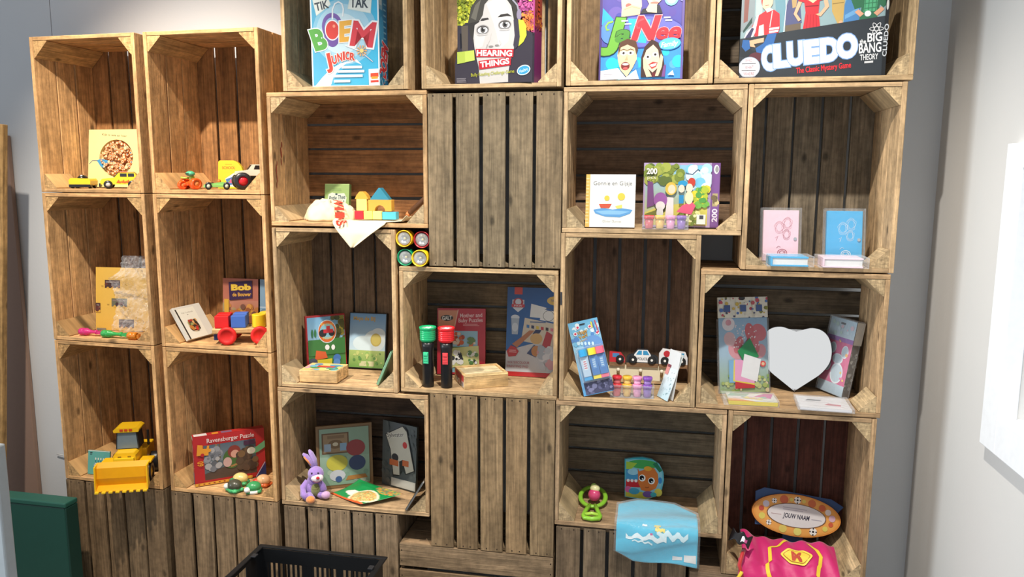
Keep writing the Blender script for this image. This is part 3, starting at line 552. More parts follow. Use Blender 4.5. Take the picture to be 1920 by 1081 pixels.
for rr in (0, 60, 120):
    P = []; c_ = q(1540, 368)[0]
    for k in range(25):
        a = 2 * math.pi * k / 24; x, y = .017 * math.cos(a), .0050 * math.sin(a); P.append((c_[0] + (x * math.cos(R(rr)) - y * math.sin(R(rr))) / A.w, c_[1] + (x * math.sin(R(rr)) + y * math.cos(R(rr))) / A.h))
    A.line(P, .0013, 'f0f0f0')
A.circ(*q(180, 715)[0], .0285, 'aab4c4'); A.circ(*q(180, 715)[0], .0262, 'e6e8ec'); A.t('WHO', *q(170, 640)[0], .035, 'a0506a', W=.05); A.t('WHAT', *q(180, 712)[0], .035, 'a0506a', W=.06); A.t('WHERE', *q(178, 778)[0], .035, 'a0506a', W=.075)
for y in (675, 742, 812): u, v = q(175, y)[0]; A.rect(u - .05, v - .004, u + .05, v + .004, '6a6a74')
A.rect(.976, 0, 1, 1, '15181c'); A.t('CLUEDO', .988, .36, .040, 'c8ccd0', W=.22, rot=89, bold=.02); A.ell(.988, .72, .008, .055, 'c8c8c0')
slab('board_game_box', 'wide black board game box with large white letters at the top right', 'game box', (1.381, .045, 1.8245), .370, .25, .05, -3, 1, 0, '1c2024', A)

# ---- leftmost stack: square board book with a round hole
w, h = .212, .200
mb = MB(); N_ = 40; out = []; inn = []
cx_, cz_, rx_, rz_ = .54 * w, .50 * h, .325 * w, .325 * h
for k in range(N_):
    a = 2 * math.pi * k / N_; c_, s_ = math.cos(a), math.sin(a); t_ = 1 / max(abs(c_), abs(s_))
    out.append((min(max(w / 2 + c_ * t_ * w / 2, 0), w), min(max(h / 2 + s_ * t_ * h / 2, 0), h))); inn.append((cx_ + rx_ * c_, cz_ + rz_ * s_))
vs = [(p[0], 0, p[1]) for p in out] + [(p[0], 0, p[1]) for p in inn] + [(p[0], .012, p[1]) for p in inn] + [(p[0], .012, p[1]) for p in out]
fs = []
for k in range(N_):
    j = (k + 1) % N_; fs += [(k, j, N_ + j, N_ + k), (N_ + k, N_ + j, 2 * N_ + j, 2 * N_ + k), (3 * N_ + j, 3 * N_ + k, 2 * N_ + k, 2 * N_ + j), (k, 3 * N_ + k, 3 * N_ + j, j)]
mb.add(vs, fs, lin('f3e6a2'))
bx_, by_ = cpos(C1, .034, .165)
bk = link('board_book', mb, PAPER, None, (bx_, by_, 1.5155), (R(-7), 0, R(-3)))
tag(bk, 'square cream board book with a round window of orange rings', 'book')
link('page_block', MB().box(0, w, .0122, .020, 0, h, 'e8d898'), PAPER, bk)
A = Art(w, h, 'ffffff'); A.mb = MB(); A.n = 1; A.ell(.54, .50, .335, .335, 'e9b27c')
for _ in range(150):
    a, q = rnd.uniform(0, 6.28), math.sqrt(rnd.random()) * .30; u, v = .54 + q * math.cos(a), .50 + q * math.sin(a); sc = .4 + .8 * (u - .2)
    A.circ(u, v, .0085 * sc, rnd.choice(['d8783c', 'f0c890', 'e08848', 'c86a34']), n=12); A.circ(u, v, .0055 * sc, 'f6e2b8', n=10)
    if rnd.random() < .5: A.circ(u, v, .003 * sc, rnd.choice(['3a3a7a', '5a2a3a', 'c05a2a']), n=8)
A.build('ring_picture', bk, T(0, .0121, 0), PAPER)
A = Art(w, h); A.t('Kijk is wie er hier', .50, .90, .034, '4a4230', W=.48, rot=-4); A.build('cover_lettering', bk, T(0, -.0002, 0), PAPER); A = Art(w, h); A.poly([(.16, .46), (.24, .49), (.33, .475), (.42, .45), (.36, .37), (.30, .33), (.24, .36), (.19, .43)], '4a9ed0'); A.line([(.02, .40), (.08, .46), (.18, .46)], .0025, '6a7884'); A.line([(.38, .45), (.5, .44), (.56, .38)], .0022, '5a6a80')
A.build('whale_picture', bk, T(0, -.0002, 0), PAPER)
# yellow sheet with train pictures in a cellophane bag
w, h = .205, .222
A = Art(w, h, 'edbf55')
def trn(u, v, a, c): A.rect(u, v, u + a, v + .13, c); [A.circ(u + a * q, v, .005, 'e3b04a', n=10) for q in (.2, .5, .8)]; A.rect(u + .02, v + .085, u + a - .02, v + .11, '8a7a74'); A.blots(u + .02, v + .02, u + a - .02, v + .07, 6, .005, ['6a3a34', '4a3434', '8a5a4a'])
trn(.17, .67, .29, '4a3230'); trn(.30, .38, .29, '6f6f58'); trn(.44, .05, .28, '4a2c28'); trn(.0, .30, .09, '553a3a'); A.rect(.02, 0, .2, .03, '8a8478'); A.rect(.11, .70, .15, .706, '5a4a2a'); A.rect(.22, .41, .26, .416, '5a4a2a')
bx_, by_ = cpos(C1, .066, .118)
g = slab('picture_sheet', 'yellow sheet with small train pictures inside a crinkled clear bag', 'sheet', (bx_, by_, 1.013), w, h, .004, 2, 6, 0, 'e8ba50', A, mat=PAPER, cname='train_print')
r7 = random.Random(3)
def cello(u, v):
    x = .085 + u * .155 + .02 * math.sin(v * 5); z = .003 + v * .262; k = abs(math.sin(v * 9 + u * 4)) * .012 + r7.uniform(-.006, .006) + (.02 * math.exp(-((v - .72) / .08) ** 2))
    if v > .72: x = .16 + (x - .16) * (1 - .35 * min(1, (v - .72) / .1)) + .02
    return (x, -.014 - k - .02 * (1 - v), z)
link('cellophane_bag', MB().grid(cello, 26, 40, 'ffffff'), CRINK, g)
# teal birthday card
A = Art(.086, .084, '67b5aa'); A.rect(0, .97, 1, 1, 'f2efe2'); A.rect(.3, .14, .95, .36, 'd8707a'); A.rect(.28, .34, .97, .42, 'f0cdb8')
for k in range(5): u = .36 + .12 * k; A.rect(u - .02, .42, u + .02, .60, '2f7f8c'); A.ell(u, .66, .03, .05, 'f6f2e0'); A.ell(u, .46, .035, .03, 'f4ead8')
A.ell(.15, .91, .06, .02, '3a4a4a'); A.ell(.14, .84, .05, .012, '3a4a4a'); A.rect(.3, .24, .95, .26, 'c45a68')
bx_, by_ = cpos(C1, .070, .026)
slab('greeting_card_book', 'small teal card book with a birthday cake beside the toy loader', 'book', (bx_, by_, .513), .086, .084, .006, 0, 8, 0, '5aa89e', A)

# ---- second stack
A = Art(.092, .094); A.poly([(.04, 0), (1, 0), (1, .6), (.92, .78), (.78, .92), (.62, 1), (.06, 1), (0, .95), (0, .02)], 'f0dc3c'); A.t('SCHOOL', .42, .74, .10, 'd8602a', W=.52, bold=.02); A.bars(.28, .84, .58, .88, 1, 'b8a030')
A.poly([(.28, .35), (.62, .55), (.9, .42), (.82, .06), (.42, .08)], 'e8eef0'); A.poly([(.30, .33), (.70, .46), (.78, .2), (.40, .10)], '4a80c0'); A.poly([(.42, .2), (.5, .36), (.58, .2)], 'e06aa0'); A.poly([(.6, .1), (.66, .32), (.8, .28), (.78, .08)], '7ac4a0'); A.rect(.66, .16, .72, .26, 'd8c83a')
mb = MB().prism([(.0, 0), (.092, 0), (.092, .056), (.085, .073), (.072, .087), (.057, .094), (.006, .094), (0, .089)], 0, .012, 'e8d030')
bx_, by_ = cpos(C2, .128, .165)
o = link('board_book', mb, PRINT, None, (bx_, by_, 1.5135), (R(-5), 0, R(-1)), bevel=.001); tag(o, 'yellow school board book with a rounded corner behind the toy vehicles', 'book'); A.build('front_cover', o, T(0, -.0002, 0))
# wooden picture board against the right side
A = Art(.10, .19, 'd6ab62'); A.ell(.52, .45, .34, .42, '3c4a52'); A.ell(.55, .42, .30, .38, '86a6b0'); A.ell(.5, .42, .2, .3, '9bb8be'); A.blots(.35, .15, .75, .75, 12, .008, ['6f929c', '55707c', 'b4ccd0']); A.poly([(.2, .5), (.28, .85), (.44, .95), (.4, .8), (.32, .5)], '4a5048'); A.poly([(.3, .6), (.42, .93), (.52, .98), (.44, .75)], '8a8a80')
bx_, by_ = cpos(C2, .318, .232)
slab('picture_board', 'tan wooden board with a grey blue oval picture leaning on the crate side', 'board', (bx_, by_, 1.5135), .10, .19, .008, -68, 5, 0, 'c89a50', A, mat=PAINT, cname='oval_picture')
# small white book
A = Art(.088, .112, 'f2eedc'); A.rect(0, 0, .045, 1, 'e6e2d4'); A.rect(.06, 0, .13, 1, '38342e'); A.t('Het Tuinboek', .58, .85, .05, 'a8a294', W=.58); A.rect(.52, .76, .58, .775, '8a8478')
A.ell(.58, .40, .26, .22, 'd8c8a4'); A.blots(.38, .26, .78, .56, 60, .006, ['5a4a38', 'c8843a', 'b8402e', 'e0b070', '3a3028', 'a8b06a'], 8); A.ell(.62, .27, .06, .05, 'd83a2e')
slab('small_book', 'small white hardback book leaning back on the left crate side', 'book', (-.324, .028, 1.0155), .122, .120, .014, 80, 33, 0, 'dcd8cc', A, mat=PAPER)
# two video cases
A = Art(.135, .19, 'b8705c'); A.grad(0, 0, 1, .6, 'a86a3a', 'c0826a'); A.rect(0, .90, 1, 1, 'c87a64'); A.blots(0, .02, 1, .52, 60, .012, ['b8783a', '9a5a34', 'd89a48', '7a5040', 'c8903c', 'a89468'], 9); A.rect(.05, .2, .18, .62, 'd8a83a'); A.rect(.2, .1, .5, .42, 'b86a2e'); A.circ(.55, .16, .02, '3a302c'); A.circ(.3, .12, .018, '3a302c')
A.poly([(.20, .60), (.84, .66), (.84, .97), (.18, .93)], '38204a'); A.t('Bob', .53, .845, .10, 'e8c444', W=.52, rot=3, out='7a4a1c', bold=.06); A.t('de Bouwer', .55, .715, .065, 'e0a840', W=.52, rot=3, bold=.03)
bx_, by_ = cpos(C2, .104, .188)
slab('video_case', 'brownish orange video case with a purple title patch, behind the wooden truck', 'video case', (bx_, by_, 1.0135), .135, .19, .014, -1, 4, 0, '2a2424', A)
A = Art(.135, .19, '7fa0b8'); A.grad(0, 0, 1, .5, 'a8c4d4', '86aac4'); A.rect(.34, .68, 1, .95, '1c1c24'); A.t('Bob', .70, .855, .085, 'e0a840', W=.5, bold=.05, out='7a3a1c'); A.t('de Bouwer', .69, .74, .055, 'c87838', W=.56, bold=.02); A.rect(0, .49, 1, .5, 'dce8f0'); A.blots(.1, .05, .95, .45, 36, .011, ['8aa86a', 'e8e8e0', '6a88a0', 'c89a4a', '3a3a44', 'b85a4a'], 9)
bx_, by_ = cpos(C2, .246, .188)
slab('video_case', 'blue grey video case partly hidden by the crate side, behind the wooden truck', 'video case', (bx_, by_, 1.0135), .135, .19, .014, 0, 5, 0, '22242a', A)
# red jigsaw box
w, h, d = .232, .170, .035
A = Art(w, h, 'c02a2c'); A.rect(.14, .09, .87, .80, '5f6a70'); A.grad(.14, .45, .87, .80, '7a8488', '5a6a78'); A.poly([(.14, .09), (.87, .09), (.87, .3), (.5, .34), (.14, .22)], '5a463a'); A.rect(.30, .42, .33, .80, '8a7a5a'); A.rect(.35, .5, .37, .8, '6a5c48')
A.blots(.16, .3, .36, .72, 40, .009, ['9a9aa0', '7d7f86', 'b4b0b0', '66686e'], 9); A.ell(.52, .46, .12, .2, '4a6a34'); A.ell(.56, .60, .09, .13, '8a3a30'); A.ell(.57, .55, .06, .08, 'd8a08a'); A.ell(.46, .40, .06, .1, 'd0a8a0'); A.poly([(.5, .32), (.72, .40), (.74, .37), (.5, .28)], 'a87a48'); A.blots(.62, .18, .86, .6, 26, .012, ['5a4434', '6a5038', '7a5c3c', '4a382c'], 9); A.rect(.70, .70, .86, .79, '4a2a44')
A.poly([(.80, .58), (.88, .64), (1, .74), (1, .60), (.90, .52), (.83, .50)], '6fae7a'); A.ell(.80, .57, .06, .07, 'ddd6c4'); A.poly([(.86, .0), (1, 0), (1, .28)], '1f2f6a'); A.line([(.85, .0), (.99, .29)], .0025, 'b8c4d8')
A.t('Ravensburger Puzzle', .52, .895, .088, 'f2e6e2', W=.66, rot=0, bold=.005); A.poly([(.04, .62), (.20, .60), (.22, .80), (.19, .80), (.18, .74), (.13, .75), (.13, .82), (.06, .84)], 'f0a030'); A.circ(.215, .70, .006, 'f0a030'); A.circ(.12, .62, .006, 'c02a2c'); A.t('60', .085, .45, .11, 'f0a030', W=.07, rot=90, bold=.02)
A.rect(.0, 0, .8, .055, 'e8a83a'); [A.rect(.04 + .07 * k, .015, .065 + .07 * k, .04, 'a04a28') for k in range(10)]
B = Art(d, h, 'c02a2c'); B.rect(0, 0, .9, .26, '3a5aa0'); B.rect(.0, .93, 1, 1, 'ece6e0'); B.t('Ravensburger Puzzle', .45, .58, .3, 'e8c8c0', W=2.4, rot=90)
Tt = Art(w, d, 'c43030'); Tt.rect(.02, .1, .2, .9, 'eee8e4'); Tt.rect(.27, .2, .36, .8, 'e89a30'); Tt.rect(.4, .2, .55, .8, '8a6a8a')
slab('jigsaw_puzzle_box', 'red jigsaw puzzle box standing at an angle in the second stack', 'puzzle box', (-.334, .030, .5135), w, h, d, 38, 3, 0, 'b82a2c', A, None, B, Tt)

# ---- main wall
A = Art(.085, .090, '93b06a'); A.rect(.0, .97, 1, 1, 'aac47e'); A.poly([(.1, .3), (.16, .62), (.3, .68), (.5, .64), (.8, .66), (.9, .5), (.86, .24), (.6, .2), (.3, .18)], 'ccd6c8'); A.t('Potje Thee', .52, .50, .15, '2c4450', W=.66, rot=6, sh=.2, bold=.02); A.t('Samen?', .5, .30, .15, '2c4450', W=.6, rot=4, sh=.2, bold=.02); A.bars(.3, .72, .7, .84, 2, '7a9a5c'); A.ell(.48, .62, .05, .03, '2c4450')
slab('card_box', 'green card box standing behind the cream cloth bag', 'box', (.088, .192, 1.4195), .085, .110, .02, 1, 8, 0, '6a8450', None, mat=PRINT)
A.build('front_cover', bpy.data.objects['card_box'], T(0, -.0002, .02))
A = Art(.140, .150, 'f3f1ea'); A.rect(0, 0, .085, 1, 'efb65c'); A.bars(.0, .05, .07, .95, 14, 'f8d898', .3); A.t('Gonnie en Gijsje', .54, .835, .075, '8a8a8a', W=.78)
A.poly([(.16, .33), (.35, .36), (.55, .335), (.75, .36), (.95, .335), (.9, .26), (.7, .19), (.4, .2), (.2, .26)], '5f9cd0'); A.poly([(.2, .3), (.5, .32), (.9, .3), (.7, .24), (.35, .24)], '8abce4'); A.poly([(.27, .44), (.53, .445), (.48, .36), (.31, .36)], 'd0563a'); A.poly([(.60, .40), (.74, .43), (.74, .36), (.64, .35)], 'ecd46a'); A.circ(.43, .55, .0075, 'ecc84a'); A.circ(.72, .58, .0105, 'ecc84a')
A.t('Olivier Dunrea', .54, .115, .045, 'b8b4aa', W=.38)
slab('board_book', 'white board book with an orange spine and a red boat', 'book', (.971, .004, 1.4145), .140, .150, .016, 1, 7, 0, 'f0ece0', A)
# purple 200 piece puzzle box
w, h, d = .190, .183, .045; wf = .213
A = Art(w, h, 'b7a0c4'); A.grad(.025, .03, .955, .965, 'c8c05a', '8cc4e4'); A.poly([(.025, .03), (.955, .03), (.955, .42), (.5, .36), (.2, .3), (.025, .22)], 'd8cc62'); A.poly([(.03, .2), (.4, .34), (.4, .28), (.1, .1), (.03, .08)], '7a7a34')
A.blots(.04, .72, .56, .95, 60, .011, ['7a8a34', '96a444', '5f7030', 'a8b04c'], 9); A.poly([(.06, .3), (.17, .34), (.14, .7), (.06, .72)], '7a4a80'); A.blots(.68, .6, .95, .94, 26, .013, ['b4e0f4', 'd8f0fa', 'eef8fc', '7cc8ec'], 12); A.line([(.62, .84), (.72, .82), (.80, .9)], .003, '48627a')
A.blots(.75, .35, .95, .6, 30, .009, ['7ab84a', 'b8c83a', 'e8d83a', '58a04a'], 8); A.blots(.56, .05, .82, .24, 40, .006, ['7a8a3a', 'e8e49a', 'a8a848', 'f0ecb0'], 7); A.rect(.80, .05, .93, .2, 'f4f2e8'); A.rect(.84, .13, .9, .19, '4a4a52')
A.poly([(.33, .12), (.46, .12), (.45, .46), (.36, .47)], 'e8d8d4'); A.ell(.41, .60, .085, .10, 'd8b848'); A.ell(.42, .59, .055, .07, 'f2d4b4'); A.ell(.26, .42, .10, .12, '9a5aa0'); A.ell(.26, .33, .07, .07, 'e4dcd8'); A.ell(.255, .22, .05, .1, 'dcd8d4')
A.ell(.58, .68, .07, .045, '2a98c8'); A.ell(.565, .6, .045, .06, 'f2d8c0'); A.rect(.53, .37, .60, .50, '2a8cc0'); A.ell(.71, .70, .055, .07, 'c8402e'); A.ell(.68, .61, .05, .07, 'f4dcc4'); A.poly([(.5, .24), (.72, .2), (.78, .34), (.72, .4), (.58, .34)], 'e05a7a'); A.ell(.44, .10, .05, .03, '8a4a30'); A.ell(.68, .46, .06, .1, 'f0e0b8')
A.t('200', .12, .87, .085, 'f2eee4', W=.15, bold=.03, out='6a6a4a'); A.t('pcs', .12, .775, .05, 'e8e4d4', W=.13)
B = Art(.024, h, '7a4f8c'); B.rect(.08, .03, .92, .97, '84589a'); B.rect(.2, .33, .8, .53, 'b8a878'); B.blots(.25, .35, .75, .5, 10, .006, ['7a6a4a', 'd8c890', '5a5a4a']); B.ell(.55, .90, .3, .07, 'ece8f0'); B.ell(.6, .9, .2, .05, '9a9a9a'); B.t('200', .5, .19, .075, 'eee4f2', W=1.5, rot=90, bold=.03)
Tt = Art(wf, d, '9478a8')
slab('jigsaw_puzzle_box', 'purple edged jigsaw box of children under a tree, 200 on its side', 'puzzle box', (1.132, .062, 1.4145), wf, h, d, 0, 2, 0, '8a64a0', A, None, None, Tt)
B.build('spine_strip', bpy.data.objects['jigsaw_puzzle_box.001'], T(.1895, -.0003, 0))
# diaries
def diary(label, loc, w, h, d, col, ink, yaw, lean, roll=0):
    A = Art(w, h); c = ink
    for cx_, cy_, q in ((.45, .66, .13), (.68, .74, .13), (.66, .52, .11)):
        for k in range(3):
            P = [(cx_ + q * (1 - .17 * k) * math.cos(a * .42 + k) * (1 + .2 * math.sin(a * 2.1 + k)), cy_ + q * .95 * (1 - .17 * k) * math.sin(a * .42 + k)) for a in range(16)]
            A.line(P, .0006, c)
    A.line([(.35, .45), (.42, .49), (.38, .40)], .001, c); A.ring(.55, .16, .14, .075, .16, c); A.ring(.55, .16, .09, .045, .2, c); A.line([(.48, .16), (.54, .14), (.62, .18)], .001, c); A.line([(.38, .25), (.44, .29), (.5, .27)], .001, c)
    o = slab('lock_diary', label, 'diary', loc, w, h, d, yaw, lean, roll, col, A, mat=PAINT)
    link('page_block', MB().box(.003, w - .001, .003, d - .003, -.0003, h + .0003, 'f2efe8'), PAPER, o)
    link('snap_button', MB().cyl(.0045, 0, .003, 'd8dade', 14, T(w * .90, -.0005, h * .44, rx=90)), METAL, o)
    sleeve(o, w, h, d, .007)
    return o
diary('pale pink diary with a red scribbled drawing, standing upright', (1.476, .100, 1.319), .098, .146, .016, 'e8c4cf', 'b8405a', 1, 9)
diary('bright blue diary with a white scribbled drawing, standing upright', (1.649, .100, 1.319), .096, .146, .016, '2f9fd0', 'e6f2fa', 0, 9)
def lying(label, x, y, z, w, l, d, col, yaw=0):
    o = link('lock_diary', MB().box(0, w, 0, l, 0, .004, col).box(0, w, 0, l, d - .004, d, col).box(0, .004, 0, l, .004, d - .004, col), PAINT, None, (x, y, z + .0008), (0, 0, R(yaw)), .001)
    tag(o, label, 'diary'); link('page_block', MB().box(.004, w - .002, .003, l - .003, .0042, d - .0042, 'f4f2ee'), PAPER, o)
    link('plastic_sleeve', MB().box(-.01, w + .014, -.004, l + .004, -.0006, d + .002, 'ffffff'), FILM, o)
lying('bright blue diary lying flat in front of the pale pink diary', 1.485, -.012, 1.318, .098, .085, .026, '35a8d8', 2)
lying('pale pink diary lying flat in front of the bright blue diary', 1.620, -.012, 1.318, .102, .085, .026, 'efcfd8', -1)
# video cases in the crate below the cloth bag
A = Art(.126, .178, '4c8a44'); A.grad(0, .55, 1, 1, '9cc8e0', '7ab0d8'); A.blots(.68, .35, 1, .98, 50, .009, ['5a5a2a', '8a8a34', '3f4a24', 'a89a3c'], 8); A.rect(0, .28, 1, .58, '3f7a3c'); A.ell(.12, .70, .03, .08, '3a7a4a'); A.ell(.2, .70, .03, .08, '3a7a4a')
A.ell(.52, .72, .25, .22, 'd8e8ec'); A.ell(.52, .72, .235, .205, 'd86a2e'); A.ell(.52, .72, .20, .15, '8ac0d0'); A.circ(.40, .69, .013, '28282c'); A.circ(.64, .68, .010, '28282c'); A.rect(.42, .69, .68, .76, 'c8303a'); A.rect(.5, .74, .6, .82, 'c8303a'); A.t('Tractor', .52, .86, .05, 'f0d04a', W=.34); A.t('Rood', .52, .60, .05, 'e8c83a', W=.24)
A.ell(.5, .42, .06, .05, 'f2f2f0'); A.ell(.66, .41, .05, .05, 'f2f2f0'); A.poly([(.2, .02), (.6, .06), (.62, .2), (.22, .2)], 'd8c83a'); A.poly([(.15, .2), (.5, .22), (.45, .34), (.2, .38)], 'd8602e'); A.circ(.1, .15, .016, '4a5060'); A.circ(.75, .2, .013, '4a7ac0'); A.circ(.74, .12, .012, '5a90d0')
slab('video_case', 'red edged video case with a tractor badge, turned to the side', 'video case', (.050, .112, .907), .134, .19, .015, 41, 4, 0, 'b02028', None)
A.build('front_cover', bpy.data.objects['video_case.002'], T(.005, -.0002, .006))
A = Art(.128, .184, '8cb8d8'); A.grad(0, .28, 1, 1, 'c4dce4', '6f9fcc'); A.ell(.7, .5, .3, .2, 'd8e4e4'); A.ell(.4, .45, .3, .14, 'cfe0e4'); A.ell(.8, .62, .2, .12, 'dce6e6'); A.grad(0, 0, 1, .32, '6a9a4c', 'a8bc6a'); A.t('Maya de Bij', .40, .91, .07, 'd8b45a', W=.6, out='b08a3a'); A.ell(.74, .52, .15, .12, 'c8b45a'); A.ell(.74, .52, .12, .095, 'd4c468'); A.rect(.3, .03, .7, .12, 'c8c89a'); A.t('DVD', .5, .075, .035, '8a9a6a'); A.blots(.05, .05, .95, .28, 24, .005, ['8ab05a', '5a8a44', 'c0c878'], 7)
slab('video_case', 'light blue video case with clouds and meadow in a black cover', 'video case', (.150, .206, .907), .135, .19, .015, 0, 9, 0, '17181a', None)
A.build('front_cover', bpy.data.objects['video_case.003'], T(.0035, -.0002, .003))
# flat wooden boxes
A = Art(.116, .088, 'e8dc8a'); A.blots(.05, .05, .95, .95, 26, .012, ['5a9ac0', 'e8b0c0', '6aa85a', 'e8e0a0', 'f0d0a0', '7ac0d8'], 9); A.rect(.3, .4, .8, .62, 'd04a3a'); A.ell(.3, .3, .12, .08, '5a9a58'); A.ell(.75, .75, .16, .1, '6aa8c8')
o = link('wooden_box', MB().box(0, .126, 0, .100, 0, .039, 'dcb680', 0), WOOD, None, (.068, .012, .9075), (0, 0, R(1)), .002); tag(o, 'flat pale wooden box with a colourful picture on its lid', 'box'); A.build('lid_picture', o, T(.006, .006, .0392, rx=-90), PRINT)
mb = MB()
for b in ((0, .140, 0, .007, 0, .044), (0, .140, .118, .125, 0, .044), (0, .007, .0072, .1178, 0, .044), (.133, .140, .0072, .1178, 0, .044), (.0072, .1328, .0072, .1178, 0, .006)): mb.box(*b, jit(lin('dbb882'), .06), 0)
o = link('wooden_box', mb, WOOD, None, (.611, .012, .9125), (0, 0, R(29)), .0012); tag(o, 'pale wooden box with a sliding lid in front of the red puzzle box', 'box')
link('sliding_lid', MB().box(.0072, .1328, .0005, .1178, .0345, .0385, 'e0cfa6', 0), WOOD, o); link('lid_bead', MB().box(.002, .138, -.001, .007, .0385, .0455, 'e2c48e', 0), WOOD, o)
A = Art(.10, .036, 'c8343a'); A.rect(0, 0, 1, .45, 'd8d0c8'); A.blots(.1, .1, .9, .45, 14, .006, ['8a8480', 'f0ece8', 'b83a3a']); A.build('side_label', o, T(-.0002, .112, .003, rz=-90), PRINT)
A = Art(.13, .12, '3a5a4a'); A.blots(0, 0, 1, 1, 40, .012, ['5a7a5a', '8a5a6a', '3a4a44', '6a6a58', 'a08a8a'], 8)
slab('thin_book', 'thin dark green book leaning on the right side of the crate', 'book', (.318, .150, .9075), .13, .118, .008, -88, 24, 0, '7fae8c', A)
# mother and baby puzzle box
w, h = .158, .216
A = Art(w, h, 'c02838'); A.poly([(.02, .55), (.3, .55), (.42, .97), (.02, .97)], 'd8906a'); A.line([(.3, .5), (.43, .98)], .003, 'e8b8a0'); A.ell(.20, .855, .13, .045, '2a2420'); A.t('GALT', .20, .855, .06, 'f2ece4', W=.2, rot=4, bold=.03); A.t('Mother and', .70, .90, .058, 'f2c8c8', W=.46, rot=2, bold=.02); A.t('Baby Puzzles', .69, .825, .058, 'f2c8c8', W=.50, rot=2, bold=.02); A.bars(.52, .73, .88, .775, 2, 'e89a9a')
A.rect(.3, .03, .84, .66, '8ab8c8'); A.rect(.3, .40, .84, .66, '9cc6da'); A.rect(.3, .38, .84, .42, '5a8a5a'); A.blots(.32, .45, .54, .62, 26, .006, ['d86a3a', 'e8d0b8', 'b84a2a'], 8); A.blots(.64, .42, .78, .54, 14, .006, ['d87a4a', 'e8d8c0', '6a8a4a'], 8); A.poly([(.3, .1), (.88, .16), (.86, .44), (.3, .40)], 'd8d890'); A.blots(.32, .16, .52, .36, 24, .007, ['28282a', 'f2f0e8', 'f6f4ee', '3a3a3c'], 8); A.blots(.66, .18, .82, .34, 16, .006, ['28282a', 'f0eee6', '5a8a4a'], 8); A.rect(.56, .02, .62, .1, 'b82a34')
slab('jigsaw_puzzle_box', 'red puzzle box with farm animal pictures behind the two torches', 'puzzle box', (.479, .165, .9125), w, h, .03, 8, 6, 0, '9c2430', A)
# painting pad
w, h = .166, .290
A = Art(w, h, '1f5a9a'); A.grad(0, .3, 1, 1, '2a6ab0', '17508e'); A.poly([(0, .04), (1, .04), (1, .44), (.72, .40), (.45, .36), (.0, .28)], 'cfd0d4'); A.rect(0, 0, 1, .05, 'c02a2c'); A.rect(.14, .92, .30, 1, 'd8402e')
A.poly([(.10, .86), (.34, .86), (.34, .78), (.22, .72), (.10, .78)], 'c8ccd4'); A.ell(.22, .83, .10, .05, 'b83a40'); A.circ(.22, .835, .010, 'd8dce4'); A.rect(.09, .775, .35, .81, 'c8303a'); A.t('PAW', .22, .793, .022, 'f0f0f0', W=.16); A.poly([(.12, .765), (.32, .765), (.22, .72)], 'e0e4ea')
A.ell(.95, .86, .16, .05, 'd8b45a'); A.t('PAW', .93, .86, .03, '2a4a8a', W=.12)
A.poly([(.48, .82), (.78, .78), (.78, .66), (.46, .67)], 'e4e4e0'); A.ring(.83, .70, .13, .075, .08, '55585c'); A.poly([(.68, .76), (.98, .74), (.98, .62), (.66, .64)], 'e8e8e4'); A.ring(.83, .69, .11, .06, .08, '5a5c60'); A.ell(.17, .66, .085, .03, 'd8e0e8'); A.poly([(.09, .65), (.25, .65), (.23, .47), (.11, .47)], 'aebccc'); A.ell(.17, .55, .06, .05, 'd0dae4')
A.poly([(.36, .66), (.98, .60), (.92, .34), (.30, .40)], 'd8cdb8'); A.bars(.45, .60, .85, .63, 1, '6a7a9a')
for k, c in enumerate(('3a78b8', '28305a', 'e0c44a', 'c8303a', '3a2a2a', 'd87a8a')): A.poly([(.40 + .095 * k, .585 - .006 * k), (.455 + .095 * k, .58 - .006 * k), (.455 + .095 * k, .545 - .006 * k), (.40 + .095 * k, .55 - .006 * k)], c)
A.poly([(.12, .36), (.3, .44), (.46, .52), (.56, .52), (.5, .48), (.36, .40), (.22, .32)], 'b87850'); A.poly([(.52, .48), (.58, .53), (.70, .53), (.66, .49)], '2a305a'); A.ell(.60, .43, .12, .06, 'd8b070'); A.poly([(.42, .26), (.56, .36), (.68, .32), (.6, .22)], '3a4a78'); A.ell(.60, .29, .09, .06, 'c8884a'); A.poly([(.72, .36), (.80, .52), (.92, .48), (.86, .30), (.95, .24), (.70, .26)], 'b8343c'); A.blots(.65, .10, .98, .32, 30, .010, ['c8ccd4', 'b0b8c4', 'dcdce0', 'd8a0a4'], 9)
A.poly([(.02, .28), (.10, .345), (.2, .325), (.26, .28), (.2, .225), (.06, .215)], 'c02a2c'); A.bars(.07, .26, .22, .30, 2, 'e8b0b0'); A.t('WATERCOLOUR', .26, .155, .028, 'b8707a', W=.44); A.t('PAINTING PAD', .25, .112, .028, 'b8707a', W=.42)
slab('painting_pad', 'blue and white painting pad with a red badge leaning at the right', 'pad', (.700, .199, .9125), w, h, .006, 0, 8, 0, '2a5a94', A)
